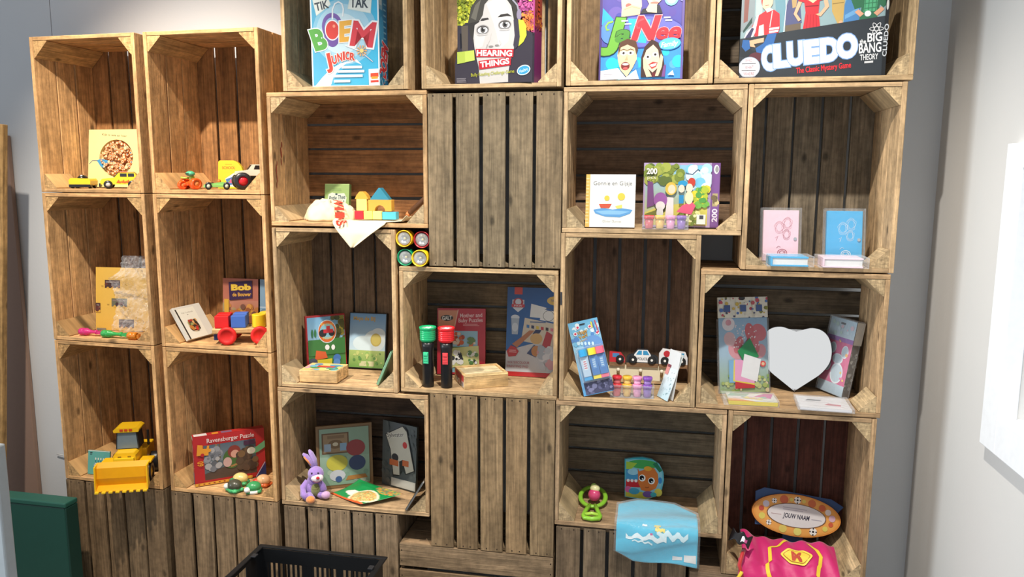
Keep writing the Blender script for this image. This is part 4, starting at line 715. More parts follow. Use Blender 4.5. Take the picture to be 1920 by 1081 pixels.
# framed picture boards in the crate with the rabbit
w, h = .186, .215
A = Art(w, h, '9db8a0'); A.rect(0, 0, 1, 1, '8a6b45'); A.rect(.04, .035, .96, .965, '6e5636'); A.rect(.06, .05, .94, .95, '93b09a'); A.grad(.06, .05, .94, .5, '86a890', '9cb8a4'); A.rect(.1, .55, .58, .88, '6e5136'); A.rect(.125, .57, .555, .86, 'a48a68'); A.ell(.34, .70, .13, .07, '7f6444'); A.rect(.14, .59, .26, .71, 'a8bcd0'); A.rect(.42, .59, .54, .71, '8fb0cc'); A.ell(.34, .70, .05, .03, 'd8ccb0'); A.rect(.2, .79, .5, .84, '8a7052')
A.blots(.1, .08, .9, .5, 14, .008, ['a8c0a8', '7f9f8a', 'b4c4ac'], 10); A.ell(.70, .62, .17, .13, '9c3f42'); A.ell(.72, .38, .15, .12, '34446e'); A.ell(.36, .40, .19, .13, 'c8c04a'); A.ell(.36, .2, .14, .09, 'c8ccd4'); A.ell(.38, .14, .06, .05, '3a5a90'); A.poly([(.5, .11), (.9, .13), (.86, .19), (.55, .18)], 'b07a3c')
slab('picture_board', 'wood framed green picture board standing behind the purple rabbit', 'board', (.078, .095, .5095), w, h, .012, 27, 5, 0, '8a6b45', A, mat=PAINT, cname='painted_picture')
w, h = .150, .225
A = Art(w, h, '4c5454'); A.blots(0, 0, 1, 1, 60, .008, ['555d5c', '444c4c', '4f5757'], 6)
A.poly([(.10, .80), (.62, .98), (.74, .92), (.97, .32), (.72, .24), (.62, .30), (.52, .20), (.34, .18), (.24, .58)], '15171a'); A.poly([(.12, .79), (.60, .965), (.72, .90), (.95, .335), (.73, .26), (.62, .46), (.52, .42), (.54, .215), (.36, .20), (.26, .58)], 'c4bfae')
A.t('Sylvester', .40, .82, .07, '4a463c', W=.50, rot=12, sh=.15, out='e8e4d8', ow=.05, bold=.01); A.ell(.68, .69, .065, .05, 'c02a2a'); A.ell(.40, .47, .10, .06, '1c1c1e'); A.rect(.24, .34, .50, .43, 'c0622e'); A.rect(.62, .37, .80, .46, 'c0622e')
o = slab('picture_board', 'dark grey board with a cream cut-out sign standing in the corner', 'board', (.270, .192, .5095), w, h, .010, -22, 3, 0, '2e3434', A, mat=PAINT, cname='painted_sign')
link('white_strip', MB().box(.045, .150, -.004, -.0012, .006, .034, 'b8b8ae'), PAPER, o)
A = Art(.13, .12, '3a3a3c'); A.grad(0, 0, 1, 1, '4a4a4c', '26262a'); A.rect(.1, .1, .3, .9, '6a6258'); A.bars(.4, .2, .9, .8, 5, '8a8478', .3)
slab('thin_book', 'thin dark book leaning on the right side beside the grey board', 'book', (.411, .112, .5095), .112, .112, .006, -87, 31, 0, 'd8d8d4', A)
# green and orange pouch lying on the shelf
def pouch(u, v):
    P = [Vector((.129, .080)), Vector((.271, -.004)), Vector((.387, .075)), Vector((.208, .142))]
    p = P[0] * (1 - u) * (1 - v) + P[1] * u * (1 - v) + P[2] * u * v + P[3] * (1 - u) * v
    e = max(0.0, min(u, 1 - u, v, 1 - v)); z = .511 + .016 * min(1, e * 3.0) + .006 * math.sin(7 * u + 2) * math.sin(5 * v) * min(1, e * 6) + .030 * v * v * (1 - .6 * u) + .01 * u * u
    return (p.x, p.y, z)
def pcol(u, v):
    if v < .05: return lin('e0602a')
    if (u - .72) ** 2 / .06 + (v - .28) ** 2 / .07 < 1: return lin(rnd.choice(['e8a850', 'e8cf7a', 'd87a48', 'c8b878', 'e8dc9a', '9ab06a']))
    if (u - .72) ** 2 / .085 + (v - .28) ** 2 / .10 < 1: return lin('eee8c8')
    if (u - .78) ** 2 / .05 + (v - .95) ** 2 / .10 < 1: return lin(rnd.choice(['e8743a', '3a7a6a', 'e0b83a', '58a06a']))
    if (u - .38) ** 2 / .030 + (v - .33) ** 2 / .012 < 1: return lin('f0ece0')
    return lin('12904a')
o = link('seed_packet', MB().grid(pouch, 44, 44, pcol), PRINT, None, solid=.0006); tag(o, 'green packet with orange and yellow pictures lying in front of the boards', 'packet')

# ---- right hand crates
w, h = .090, .220
A = Art(w, h, '9fd0e8'); A.grad(0, 0, 1, .55, '5aa8e0', 'b4dcf0'); A.grad(0, .55, 1, 1, 'a8d8ee', '6fb8e0'); A.blots(0, .5, 1, .98, 30, .008, ['c8e8f4', '7ac0e4', 'e4f4fa', '5a90d0'], 12); A.ell(.68, .66, .32, .12, '6a9cd8'); A.t('Vinger', .42, .85, .05, 'e8b03a', W=.34, rot=10, out='8a5a1c'); A.t('Verf', .42, .79, .045, 'e8b03a', W=.3, rot=10, out='8a5a1c'); A.t('plons', .40, .74, .03, 'd8a03a', W=.24, rot=10)
for u, v in ((.3, .92), (.70, .90), (.18, .84), (.90, .80)): A.circ(u, v, .006, 'f0f0f4'); A.circ(u, v, .0035, 'd83a5a')
A.rect(.38, .945, .56, .96, '1c1c20'); A.line([(.80, .97), (.86, .8)], .003, '3a70c0'); A.line([(.9, .97), (.95, .8)], .003, 'd84a5a'); A.rect(.75, .88, .8, .96, 'e8dc4a')
for k in range(5): A.ell(.2 + .12 * k, .71 - .01 * k, .04, .025, 'd0ecf8')
o = slab('blister_pack', 'pale blue blister pack with three paint tubes', 'blister pack', (.977, .003, .9145), w, h, .002, 1, 11, -15, 'cfe6f2', A)
for k, (u, c) in enumerate(((.30, '35a0d8'), (.60, 'f0d83a'), (.86, 'e86a84'))):
    x = u * w; t_ = link('paint_tube', MB().prism([(x - .011, .055), (x + .011, .055), (x + .012, .115), (x - .012, .115)], -.016, -.003, '4a86c8' if k else 'c8def0'), PRINT, o, bevel=.003); link('tube_cap', MB().cyl(.013, .1155, .136, c, 16, T(x, -.0125, 0)), PLAST, t_)
    link('tube_foot', MB().box(x - .0115, x + .0115, -.014, -.004, .044, .0545, c), PLAST, t_); A = Art(.018, .05); A.rect(.2, .3, .8, .9, '7aaee0' if k else 'eef6fa'); A.bars(.25, .35, .75, .85, 4, 'd84a5a' if not k else 'd8e8f4', .4); A.build('tube_label', t_, T(x - .009, -.0163, .060))
link('blister_shell', MB().box(.008, w - .002, -.019, -.0008, .038, .142, 'ffffff'), CLEAR, o, bevel=.004)
A = Art(.085, .038, '4a4a6a'); A.blots(0, 0, 1, 1, 30, .006, ['3a3a5a', '6a6a90', '8a8ab0', '5a5a7c'], 8); A.build('picture_strip', o, T(.008, -.0009, .002))
# folded card
o = thing('folded_leaflet', 'white and pale blue folded card standing at an angle beside the car rack', 'leaflet', (1.186, .052, .9150), (0, 0, R(-62)))
A = Art(.062, .142, 'e8f2f4'); A.grad(0, 0, 1, .6, 'c8e4ec', 'f2f4f4'); A.blots(.1, .05, .9, .6, 26, .002, ['8ab0b8', 'a8c8d0'], 6); A.rect(.0, .5, .3, .75, 'e89a94'); A.rect(.05, .66, .35, .86, '8a4a54')
for nm, s_, le in (('card_panel', 0, 20), ('card_panel', .002, 9)):
    c = link(nm, MB().box(0, .062, 0, .0012, 0, .142, 'f2f3f2'), PAPER, o, (0, .004 + s_ * 9, .0006), (R(-le), 0, 0))
    if nm and not s_: A.build('front_print', c, T(0, -.0002, 0), PAPER)
# craft bag with butterflies
w, h = .152, .225
A = Art(w, h, '8fb8d4'); A.grad(0, 0, 1, .5, '9cb86a', 'a4c4d8'); A.grad(0, .5, 1, 1, 'a4c4d8', '86b0d0'); A.ell(.2, .92, .13, .09, 'ece0e0'); A.circ(.2, .94, .009, 'd88a94')
for u, v, q, ro in ((.36, .58, .17, 20), (.68, .66, .13, -30), (.22, .72, .12, 10), (.82, .80, .15, 30), (.84, .55, .12, -10)):
    A.ell(u, v, q, q * .8, rnd.choice(['e0909a', 'd0505c', 'e0b0b0']), rot=ro)
A.ell(.64, .80, .10, .13, 'c8303c', rot=10); A.ell(.40, .64, .09, .12, 'c8404c', rot=-20); A.ell(.74, .60, .09, .09, 'd04a58')
for _ in range(46): A.circ(rnd.uniform(.3, .84), rnd.uniform(.52, .9), .0022, 'f6e4e4', n=8)
A.blots(.0, .02, 1, .25, 40, .006, ['a8b86a', '8aa85a', 'c4cc8a', 'd8c8a0'], 7); A.circ(.88, .38, .009, 'd84a4a'); A.circ(.88, .38, .005, 'e8c8a0')
A.rect(.18, .14, .32, .44, '7fb4dc'); A.rect(.30, .06, .70, .2, 'c83038'); A.poly([(.26, .16), (.70, .10), (.66, .42), (.28, .44)], 'e8d84a'); A.poly([(.29, .17), (.70, .12), (.66, .42), (.30, .45)], 'eba6cc'); A.poly([(.36, .56), (.62, .73), (.80, .48), (.5, .40)], '1f8a4e'); A.poly([(.50, .52), (.84, .44), (.75, .14), (.42, .22)], 'eceef0')
o = slab('craft_bag', 'clear craft bag with butterfly picture and coloured paper squares', 'craft bag', (1.376, .110, .9160), w, h, .006, 17, 9, -.5, 'a8c4d0', A)
A = Art(w + .004, .062, 'ece8d8'); A.blots(0, 0, 1, 1, 70, .005, ['d8b84a', '4a70b8', 'c84a5a', 'e8e4d4', '8a8a3a', 'f0ecdc', '4a4a6a'], 6)
for k in range(3): A.rect(.12 + .32 * k, .3, .24 + .32 * k, .62, '3f5a94')
A.rect(.34, .02, .345, 1, 'b8a878'); A.rect(.68, .02, .685, 1, 'b8a878'); A.ell(.48, .95, .06, .10, '1c1a18')
c = link('header_card', MB().box(-.002, w + .002, -.0010, .004, h + .0005, h + .0625, 'ece8d8'), PAPER, o); A.build('header_print', c, T(-.002, -.0012, h + .0005)); sleeve(o, w, h - .006, .006, .004)
# balloon pack leaning on the right
w, h = .104, .225
A = Art(w, h, 'aebfc8'); A.rect(0, .14, 1, .74, 'd02f74'); A.rect(0, .70, 1, .76, '8a3a9a'); A.grad(0, .76, 1, 1, 'b4c4cc', '9cb4c0'); A.grad(0, 0, 1, .14, '9fb4c0', 'b4c4cc')
for u, v, a, b in ((.30, .60, .13, .075), (.78, .58, .13, .085), (.22, .36, .13, .085), (.62, .28, .24, .14), (.56, .47, .2, .07)): A.ell(u, v, a, b, 'e8ecee'); A.ell(u, v, a * .85, b * .85, 'bcccd4')
A.blots(.05, .16, .95, .72, 12, .004, ['e8a03a', 'f0c84a', 'e86a9a'], 8); A.rect(.42, .93, .60, .955, '15181c'); A.blots(.1, .8, .9, .96, 10, .006, ['c8a8b0', 'a8c0b4', 'b8ccd4'], 9)
B = Art(.03, h, '3a3634'); B.blots(0, .1, 1, .6, 30, .005, ['8a8a88', '4a4644', 'a8a8a4', '6a625a'], 6); B.rect(0, .7, 1, 1, 'e0dfd8')
o = slab('balloon_pack', 'pink and silver pack of white balloons leaning in the right corner', 'balloon pack', (1.6705, .217, .9170), w, h, .020, -60, 9, 1.5, '9caab0', A, B); sleeve(o, w, h, .022, .003)
# flat packs on the shelf front
A = Art(.135, .085, 'f0ece0'); A.poly([(0, 0), (.55, 0), (.2, .3), (0, .35)], 'f0a02e'); A.poly([(.3, .35), (.7, .2), (.6, .5), (.4, .6)], 'ecd83a'); A.poly([(.55, .6), (.9, .45), (1, 1), (.8, 1)], 'd83a94'); A.poly([(0, .6), (.4, .62), (.5, .95), (.1, .95)], '9cc4a4'); A.poly([(.6, .1), (1, .05), (1, .4)], 'e8e4d0'); A.line([(.1, .4), (.5, .3), (.9, .42)], .002, 'c83a4a'); A.blots(.3, .3, .8, .6, 6, .008, ['8ab8a0', 'e8b0b8', 'e8e070'])
o = link('paper_pack', MB().box(0, .135, 0, .085, 0, .012, 'f2d84a'), PAPER, None, (1.392, .002, .9160), (0, 0, R(2)), .001); tag(o, 'flat pack of coloured folding paper lying before the butterfly bag', 'paper pack'); A.build('top_print', o, T(0, 0, .0122, rx=-90)); link('plastic_sleeve', MB().box(-.014, .138, -.003, .088, -.0005, .016, 'ffffff'), FILM, o)
A = Art(.135, .12, 'f0ecec'); A.poly([(.16, .62), (.45, .62), (.5, .72), (.22, .74)], '5a6066'); A.poly([(.5, .3), (.82, .26), (.84, .38), (.6, .46)], 'c02a3a'); A.line([(.1, .5), (.5, .5), (.9, .6)], .0015, 'c8b8bc'); A.line([(.3, .2), (.6, .18), (.9, .2)], .0015, 'd0c0c4')
o = link('paper_pack', MB().box(0, .135, 0, .12, 0, .007, 'ece8e8'), PAPER, None, (1.585, -.006, .9160), (0, 0, R(-3)), .001); tag(o, 'flat white pack with a red and a grey shape below the balloon pack', 'paper pack'); A.build('top_print', o, T(0, 0, .0072, rx=-90)); link('plastic_sleeve', MB().box(-.006, .142, -.003, .124, -.0005, .010, 'ffffff'), FILM, o)
# cloth book, round sided
w, h = .124, .130
pts = [(0, 0), (.03, -.004), (.07, -.006), (.10, .008), (.118, .03), (.124, .06), (.122, .085), (.108, .112), (.085, .126), (.055, .131), (.025, .128), (-.003, .122)]
q = [(x, z + .006) for x, z in pts]
A = Art(w, h, None); n_ = [(x / w, z / h) for x, z in q]; A.poly(n_, '6ab8c8'); m_ = [(.5 + (u - .5) * .92, .5 + (v - .5) * .92) for u, v in n_]; A.poly(m_, '8cc4d4'); A.ell(.45, .88, .4, .11, '4aa85a'); A.poly([(.02, .6), (.3, .9), (.02, .93)], 'a8c84a'); A.rect(.02, .48, .34, .74, '4a98c8'); A.ell(.2, .68, .14, .08, '9cd0e4'); A.rect(.02, .3, .40, .48, 'c8303a'); [A.circ(.08 + .1 * k, .46, .005, 'f2ece8') for k in range(4)]; A.poly([(.02, .06), (.5, .02), (.7, .06), (.5, .18), (.02, .22)], 'c8c04a'); A.ell(.08, .24, .08, .08, 'd86aa0'); A.ell(.24, .2, .14, .08, '4aa0c0'); A.ell(.9, .5, .05, .08, '3a88c8'); A.poly([(.7, .9), (.8, .95), (.95, .75), (.88, .7)], '2f7a5a'); A.ell(.86, .2, .1, .1, 'd8cc5a')
A.poly([(.32, .78), (.36, .70), (.46, .74), (.6, .82), (.74, .80), (.84, .66), (.86, .46), (.8, .3), (.6, .2), (.42, .24), (.34, .42)], 'd8783a'); A.ell(.58, .78, .1, .06, 'e8a83a'); A.ell(.6, .14, .14, .08, '7a5aa0'); A.ell(.74, .14, .08, .06, '4ab0b8')
for u, v in ((.44, .54), (.68, .48)): A.ell(u, v, .085, .085, 'f8f6f2'); A.ell(u - .01, v + .005, .06, .06, '1c1c20'); A.ell(u + .01, v - .02, .018, .018, 'f8f8f8', n=10)
A.line([(.52, .32), (.57, .30), (.62, .33)], .002, '7a3a1c')
o = link('cloth_book', MB().prism(q, 0, .016, '3aa0b0'), CLOTH, None, (1.098, .195, .5252), (R(-8), 0, R(3)), .003); tag(o, 'soft round sided baby book with an orange smiling face', 'book'); A.build('front_cover', o, T(0, -.0002, 0), CLOTH)
# ------------------------------------------------------------------ toys
def at(c, x, y, z): p = cpos(c, x, y); return (p[0], p[1], z)
def wheel(par, x, y, r_, wd_, rim, tyre='1e1e20', hub=None, side=1, name='wheel', mat=None):
    """wheel with its axle along local x"""
    M = T(x, y, r_, ry=90)
    pr = [(r_ * .55, -wd_ / 2), (r_ * .93, -wd_ / 2), (r_, -wd_ * .3), (r_, wd_ * .3), (r_ * .93, wd_ / 2), (r_ * .55, wd_ / 2)]
    o = link(name, MB().lathe(pr + pr[:1], 24, tyre, M, cap=False), mat or GLOSSB, par)
    link('wheel_hub', MB().lathe([(0.0001, -wd_ * .42), (r_ * .56, -wd_ * .42), (r_ * .56, wd_ * .42), (r_ * .2, wd_ * .46), (0.0001, wd_ * .55)], 18, rim, M), PLAST, o)
    return o
# yellow toy car seen from behind, low open racer
t = thing('toy_car', 'small yellow toy racing car with a black cockpit, left of two yellow cars', 'toy car', at(C1, .112, .062, 1.5125), (0, 0, C1[2] + R(24)), 'toy vehicles in the top crates'); t.scale = (.80, .80, .95)
mb = MB().prism([(-.040, .010), (.040, .010), (.042, .026), (.036, .034), (-.034, .036), (-.042, .028)], -.045, .045, 'e8c81e'); link('car_body', mb, PLAST, t, bevel=.004)
link('cockpit', MB().ball((0, -.005, .034), (.020, .026, .013), '1a1a1c', 18), GLOSSB, t); link('driver', MB().ball((0, -.018, .038), (.007, .007, .009), 'd8d4c8', 12), PLAST, t); link('bumper', MB().box(-.041, .041, -.048, -.0452, .004, .014, '1c1c1e'), GLOSSB, t, bevel=.001)
for x in (-.034, .034):
    for y in (-.026, .028): wheel(t, x, y, .0115, .012, '9a9a94')
# yellow off-road car
t = thing('toy_car', 'yellow toy off-road car with orange flames, right of two yellow cars', 'toy car', at(C1, .255, .070, 1.5125), (0, 0, C1[2] + R(34)), 'toy vehicles in the top crates')
W2 = .026
mb = MB().prism([(-.058, .014), (.056, .014), (.058, .030), (.052, .036), (-.020, .036), (-.054, .032), (-.060, .022)], -W2, W2, 'ecd02a').prism([(-.018, .0361), (-.004, .052), (.044, .053), (.052, .0361)], -W2 * .9, W2 * .9, 'ecd02a'); link('car_body', mb, PLAST, t, bevel=.0025)
link('windscreen', MB().prism([(-.0185, .037), (-.0052, .0515), (-.0065, .0522), (-.0205, .0375)], -W2 * .8, W2 * .8, '2a3038'), GLOSSB, t)
for s_ in (-1, 1): link('side_window', MB().box(.000, .020, s_ * W2 * .9 - .0005, s_ * W2 * .9 + .0005, .039, .050, '2a3038').box(.024, .042, s_ * W2 * .9 - .0005, s_ * W2 * .9 + .0005, .039, .050, '2a3038'), GLOSSB, t)
link('roof_rack', MB().box(.0, .042, -.02, .02, .0535, .0560, 'd8602a'), PLAST, t, bevel=.0008)
A = Art(.08, .018, None)
for k in range(5): A.poly([(.1 + .18 * k, .2), (.2 + .18 * k, .8), (.24 + .18 * k, .4), (.32 + .18 * k, .6), (.26 + .18 * k, .1)], 'd8702a')
A.build('flame_print', t, T(-.02, -W2 - .0006, .016), PRINT); link('bumper', MB().box(-.064, -.0602, -.022, .022, .006, .018, '1d1d1f'), GLOSSB, t, bevel=.001)
for x in (-.036, .036):
    for y in (-W2, W2): wheel_o = wheel(t, 0, 0, .0135, .011, 'c8c4bc'); wheel_o.matrix_local = T(x, y, 0, rz=90)
# orange three wheeler with green rider
t = thing('toy_motor_trike', 'orange toy trike with fat wheels and a green rider', 'toy vehicle', at(C2, .108, .045, 1.5125), (0, 0, C2[2] + R(-25)), 'toy vehicles in the top crates')
link('chassis', MB().box(-.020, .020, -.020, .018, .012, .020, 'd8501e').tube([(0, -.024, .014), (0, .0, .022), (0, .016, .016)], .006, 'e85a20', 8), PLAST, t, bevel=.002)
for x in (-.030, .030): wheel(t, x, 0, .018, .022, 'f08a4a', 'e8561c', mat=PLAST)
wheel(t, -.004, -.026, .014, .014, 'f08a4a', 'e8561c', mat=PLAST)
link('rider_body', MB().ball((.004, .004, .034), (.010, .009, .013), 'b8c83a', 14).tube([(-.006, .0, .036), (-.018, -.012, .036), (-.026, -.016, .038)], .003, 'a8c04a', 8), PLAST, t); link('rider_helmet', MB().ball((.006, -.002, .050), (.017, .014, .009), '4fae84', 16), PLAST, t); link('visor', MB().ball((.006, -.010, .050), (.012, .008, .003), '1d2a26', 12), GLOSSB, t)
# green toy racing car
t = thing('toy_car', 'pale green open toy racing car in front of the yellow book', 'toy car', at(C2, .203, .048, 1.5125), (0, 0, C2[2] + R(34)), 'toy vehicles in the top crates'); t.scale = (.82, .82, .95)
mb = MB().prism([(-.050, .008), (.046, .008), (.046, .020), (.020, .026), (-.010, .022), (-.048, .017)], -.014, .014, '8cc46a').box(-.050, -.038, -.026, .026, .007, .014, '9cd07a').box(-.016, .03, -.022, .022, .008, .017, '86bc62').box(.040, .048, -.022, .022, .026, .029, '7ab058'); link('car_body', mb, PLAST, t, bevel=.002)
link('driver_helmet', MB().ball((.008, 0, .028), (.007, .007, .007), 'd8702a', 12), PLAST, t); link('black_stripe', MB().box(-.040, -.012, -.006, .006, .0205, .0235, '1c241c'), GLOSSB, t)
for x in (-.032, .034):
    for y in (-.023, .023): o = wheel(t, 0, 0, .0125, .012, 'c8d0b8'); o.matrix_local = T(x, y, 0, rz=90)
# monster truck
t = thing('toy_monster_truck', 'white toy monster truck with big black tyres and red rims', 'toy vehicle', at(C2, .290, .118, 1.5125), (0, 0, C2[2] + R(38)), 'toy vehicles in the top crates'); t.scale = (1.12, 1.12, 1.12)
mb = MB().prism([(-.052, .042), (-.048, .052), (-.016, .056), (-.004, .072), (.022, .072), (.032, .056), (.056, .054), (.058, .042), (.044, .040), (.036, .048), (.022, .048), (.014, .040), (-.016, .040), (-.024, .047), (-.038, .047), (-.044, .040)], -.021, .021, 'ece4d0'); link('truck_body', mb, PLAST, t, bevel=.002)
link('windows', MB().prism([(-.0005, .058), (.004, .069), (.019, .069), (.026, .058)], -.0216, -.0208, '201c1c').prism([(-.0005, .058), (.004, .069), (.019, .069), (.026, .058)], .0208, .0216, '201c1c').prism([(-.0152, .057), (-.0048, .0705), (-.006, .071), (-.0165, .0575)], -.017, .017, '201c1c'), GLOSSB, t)
link('red_flash', MB().prism([(.030, .0525), (.050, .0515), (.054, .046), (.036, .050)], -.0216, -.0208, 'b8323a'), PLAST, t); link('underframe', MB().box(-.040, .042, -.013, .013, .026, .0395, '1c1b1d').box(-.036, -.030, -.026, .026, .016, .022, '2a282a').box(.030, .036, -.026, .026, .016, .022, '2a282a'), GLOSSB, t, bevel=.001)
for x in (-.033, .033):
    for y in (-.031, .031): o = wheel(t, 0, 0, .0245, .024, 'c8202e', '232226'); o.matrix_local = T(x, y, 0, rz=90)
# three little plastic squirters lying in a row
def squirter(label, col, x0, x1, y, z, c, fan):
    L_ = x1 - x0; t = thing('toy_whistle', label, 'toy', at(c, x0, y, z), (0, 0, c[2] + R(3)), 'small plastic whistles'); m = trans_mat('clear_' + ['pink', 'green', 'orange'][fan], col)
    link('whistle_body', MB().lathe([(.0001, 0), (.010, .001), (.0125, .006), (.0125, .016), (.011, .018), (.0125, .021), (.0125, .030), (.009, .036), (.006, L_ * .5), (.0055, L_ * .62), (.008, L_ * .68), (.008, L_ * .72), (.0001, L_ * .73)], 20, col, T(0, 0, .0128, ry=90)), m, t)
    link('mouthpiece', MB().prism([(L_ * .70, .009), (L_, .004), (L_, .021), (L_ * .70, .016)], -.006, .006, col), m, t, bevel=.002)
squirter('translucent pink plastic whistle lying before the yellow sheet', 'e83a90', .080, .174, .030, 1.0130, C1, 0)
squirter('translucent green plastic whistle between the pink and the orange one', '3fc060', .179, .285, .020, 1.0130, C1, 1)
squirter('translucent orange plastic whistle at the right end of the row', 'f09020', .289, .333, .012, 1.0130, C1, 2)
# wooden truck with red wheels
tz = 1.0130; ty = C2[2] + R(21)
bx_, by_ = cpos(C2, .172, .048)
t = thing('wooden_toy_truck', 'wooden toy truck with four red wheels carrying coloured blocks', 'toy truck', (bx_, by_, tz), (0, 0, ty))
link('truck_bed', MB().box(-.005, .185, -.040, .044, .034, .052, 'd9b37c', 0), WOOD, t, bevel=.004)
for x in (.045, .148):
    for y in (-.051, .055):
        link('wheel', MB().lathe([(.0001, -.008), (.026, -.008), (.0295, -.005), (.0295, .005), (.026, .008), (.019, .008), (.018, .0065), (.0001, .0065)], 32, 'd0201c', T(x, y, .030, rx=90)), PAINT, t)
link('axle', MB().cyl(.005, -.04, .044, 'c8a070', 12, T(.045, .002, .028, rx=90)), WOOD, t); link('axle', MB().cyl(.005, -.04, .044, 'c8a070', 12, T(.148, .002, .028, rx=90)), WOOD, t)
link('bumper_block', MB().box(-.002, .012, -.030, .034, .012, .0338, '2a305a'), PAINT, t, bevel=.002)
def tmat(x, y, z): v = Euler((0, 0, ty)).to_matrix() @ Vector((x, y, 0)); return (bx_ + v.x, by_ + v.y, tz + z)
for nm, lb, x, y, sx, sy, sz_, c in (('toy_block', 'red block at the front corner of the wooden truck bed', .026, -.020, .044, .034, .040, 'd21f1f'), ('toy_block', 'red block behind the front red block on the truck', .024, .024, .044, .036, .040, 'cc1c1e'), ('toy_block', 'blue block in the middle of the wooden truck bed, near side', .078, -.018, .046, .036, .040, '3f66b4'), ('toy_block', 'blue block in the middle of the wooden truck bed, far side', .076, .024, .044, .036, .041, '4468b8')):
    o = link(nm, MB().box(-sx / 2, sx / 2, -sy / 2, sy / 2, 0, sz_, c), PAINT, None, tmat(x, y, .0526), (0, 0, ty), .002); tag(o, lb, 'toy block', 'blocks on the wooden truck')
for lb, x, y in (('yellow round block on the wooden truck, near side', .140, -.018), ('yellow round block on the wooden truck, far side', .157, .023)):
    o = link('toy_block', MB().cyl(.0215, 0, .042, 'e8c41c', 32, ch=.002), PAINT, None, tmat(x, y, .0526), (0, 0, ty)); tag(o, lb, 'toy block', 'blocks on the wooden truck')
# toy wheel loader, bucket towards us
lx, ly = cpos(C1, .246, 0)
t = thing('toy_wheel_loader', 'yellow toy wheel loader with its bucket hanging over the crate edge', 'toy vehicle', (-.581, .024, .5125), (0, 0, R(21))); t.scale = (1.04, .88, 1.12)
Y0 = 'f2bf1e'
mb = MB(); prof = [(-.050, .082), (-.070, .070), (-.074, .040), (-.066, .016), (-.094, .004)]
Wb = .078; pv = []
th = .004
for (y, z) in prof: pv.append((y, z))
vs = []; fs = []
for sx in (-Wb, Wb):
    for (y, z) in pv: vs.append((sx, y, z))
n = len(pv)
fs = [(k, k + 1, n + k + 1, n + k) for k in range(n - 1)]
mb.add(vs, fs, lin('e8a412')); bo = link('bucket', mb, PLAST, t, solid=th)
for sx in (-Wb, Wb): link('bucket_side', MB().prism([(y, z) for y, z in ((-.050, .082), (-.088, .078), (-.094, .004), (-.066, .016), (-.074, .040), (-.070, .070))], -.002, .002, 'f0bc1c', Matrix.Translation((sx, 0, 0)) @ Matrix(((0, 1, 0, 0), (1, 0, 0, 0), (0, 0, 1, 0), (0, 0, 0, 1)))), PLAST, bo)
tm = MB()
for k in range(8): u = -Wb + .006 + k * (2 * Wb - .012) / 7; tm.box(u - .006, u + .006, -.104, -.0945, .0005, .006, 'f0c42a')
link('bucket_teeth', tm, PLAST, bo, bevel=.001)
for sx in (-.022, .022): link('lift_arm', MB().tube([(sx, -.066, .045), (sx, -.040, .070), (sx, .0, .066), (sx, .03, .060)], .006, 'e0ae18', 8), PLAST, t)
link('front_linkage', MB().box(-.030, .030, -.046, -.036, .050, .090, 'f0c826').box(-.020, -.008, -.0475, -.0462, .056, .074, 'c8921a').box(.008, .020, -.0475, -.0462, .056, .074, 'c8921a').box(-.004, .004, -.0475, -.0462, .060, .072, 'a87018'), PLAST, t, bevel=.002)
link('hood', MB().prism([(-.034, .028), (.034, .028), (.034, .096), (.028, .104), (-.028, .104), (-.034, .096)], -.034, .060, Y0), PLAST, t, bevel=.003)
link('hood_grille', MB().box(-.020, -.010, -.0352, -.0342, .090, .094, '8a6a14').box(.010, .020, -.0352, -.0342, .090, .094, '8a6a14'), PLAST, t)
for sx in (-1, 1): link('front_mudguard', MB().box(sx * .058 - .020, sx * .058 + .020, -.026, .034, .066, .074, Y0), PLAST, t, bevel=.003)
link('rear_body', MB().box(-.046, .046, .062, .170, .034, .092, Y0), PLAST, t, bevel=.004)
cb = link('cab', MB().prism([(-.036, .1045), (.036, .1045), (.031, .158), (-.031, .158)], .012, .078, '2a2c2e'), GLOSSB, t, bevel=.002)
link('cab_windscreen', MB().prism([(-.032, .1065), (.032, .1065), (.028, .156), (-.028, .156)], .0105, .0118, '6a7a84'), PLAST, cb)
link('cab_roof', MB().prism([(-.038, .1585), (.038, .1585), (.040, .166), (.030, .172), (-.030, .172), (-.040, .166)], .004, .084, 'dcae1a'), PLAST, t, bevel=.003); rl = MB()
for k in (-.014, 0, .014): rl.box(k - .005, k + .005, .0025, .0038, .162, .169, 'b8401e')
link('roof_lamps', rl, PLAST, t)
link('exhaust_pipe', MB().cyl(.004, .0925, .140, '1c1c1e', 12, T(.044, .10, 0)), GLOSSB, t); link('hand_rail', MB().tube([(-.042, .064, .0925), (-.042, .064, .120), (-.042, .120, .120), (-.042, .120, .0925)], .0022, '1d1b18', 6), GLOSSB, t)
for sx in (-.058, .058):
    for y in (.004, .118): wheel(t, sx, y, .032, .030, 'e0b020', '1f1f22')
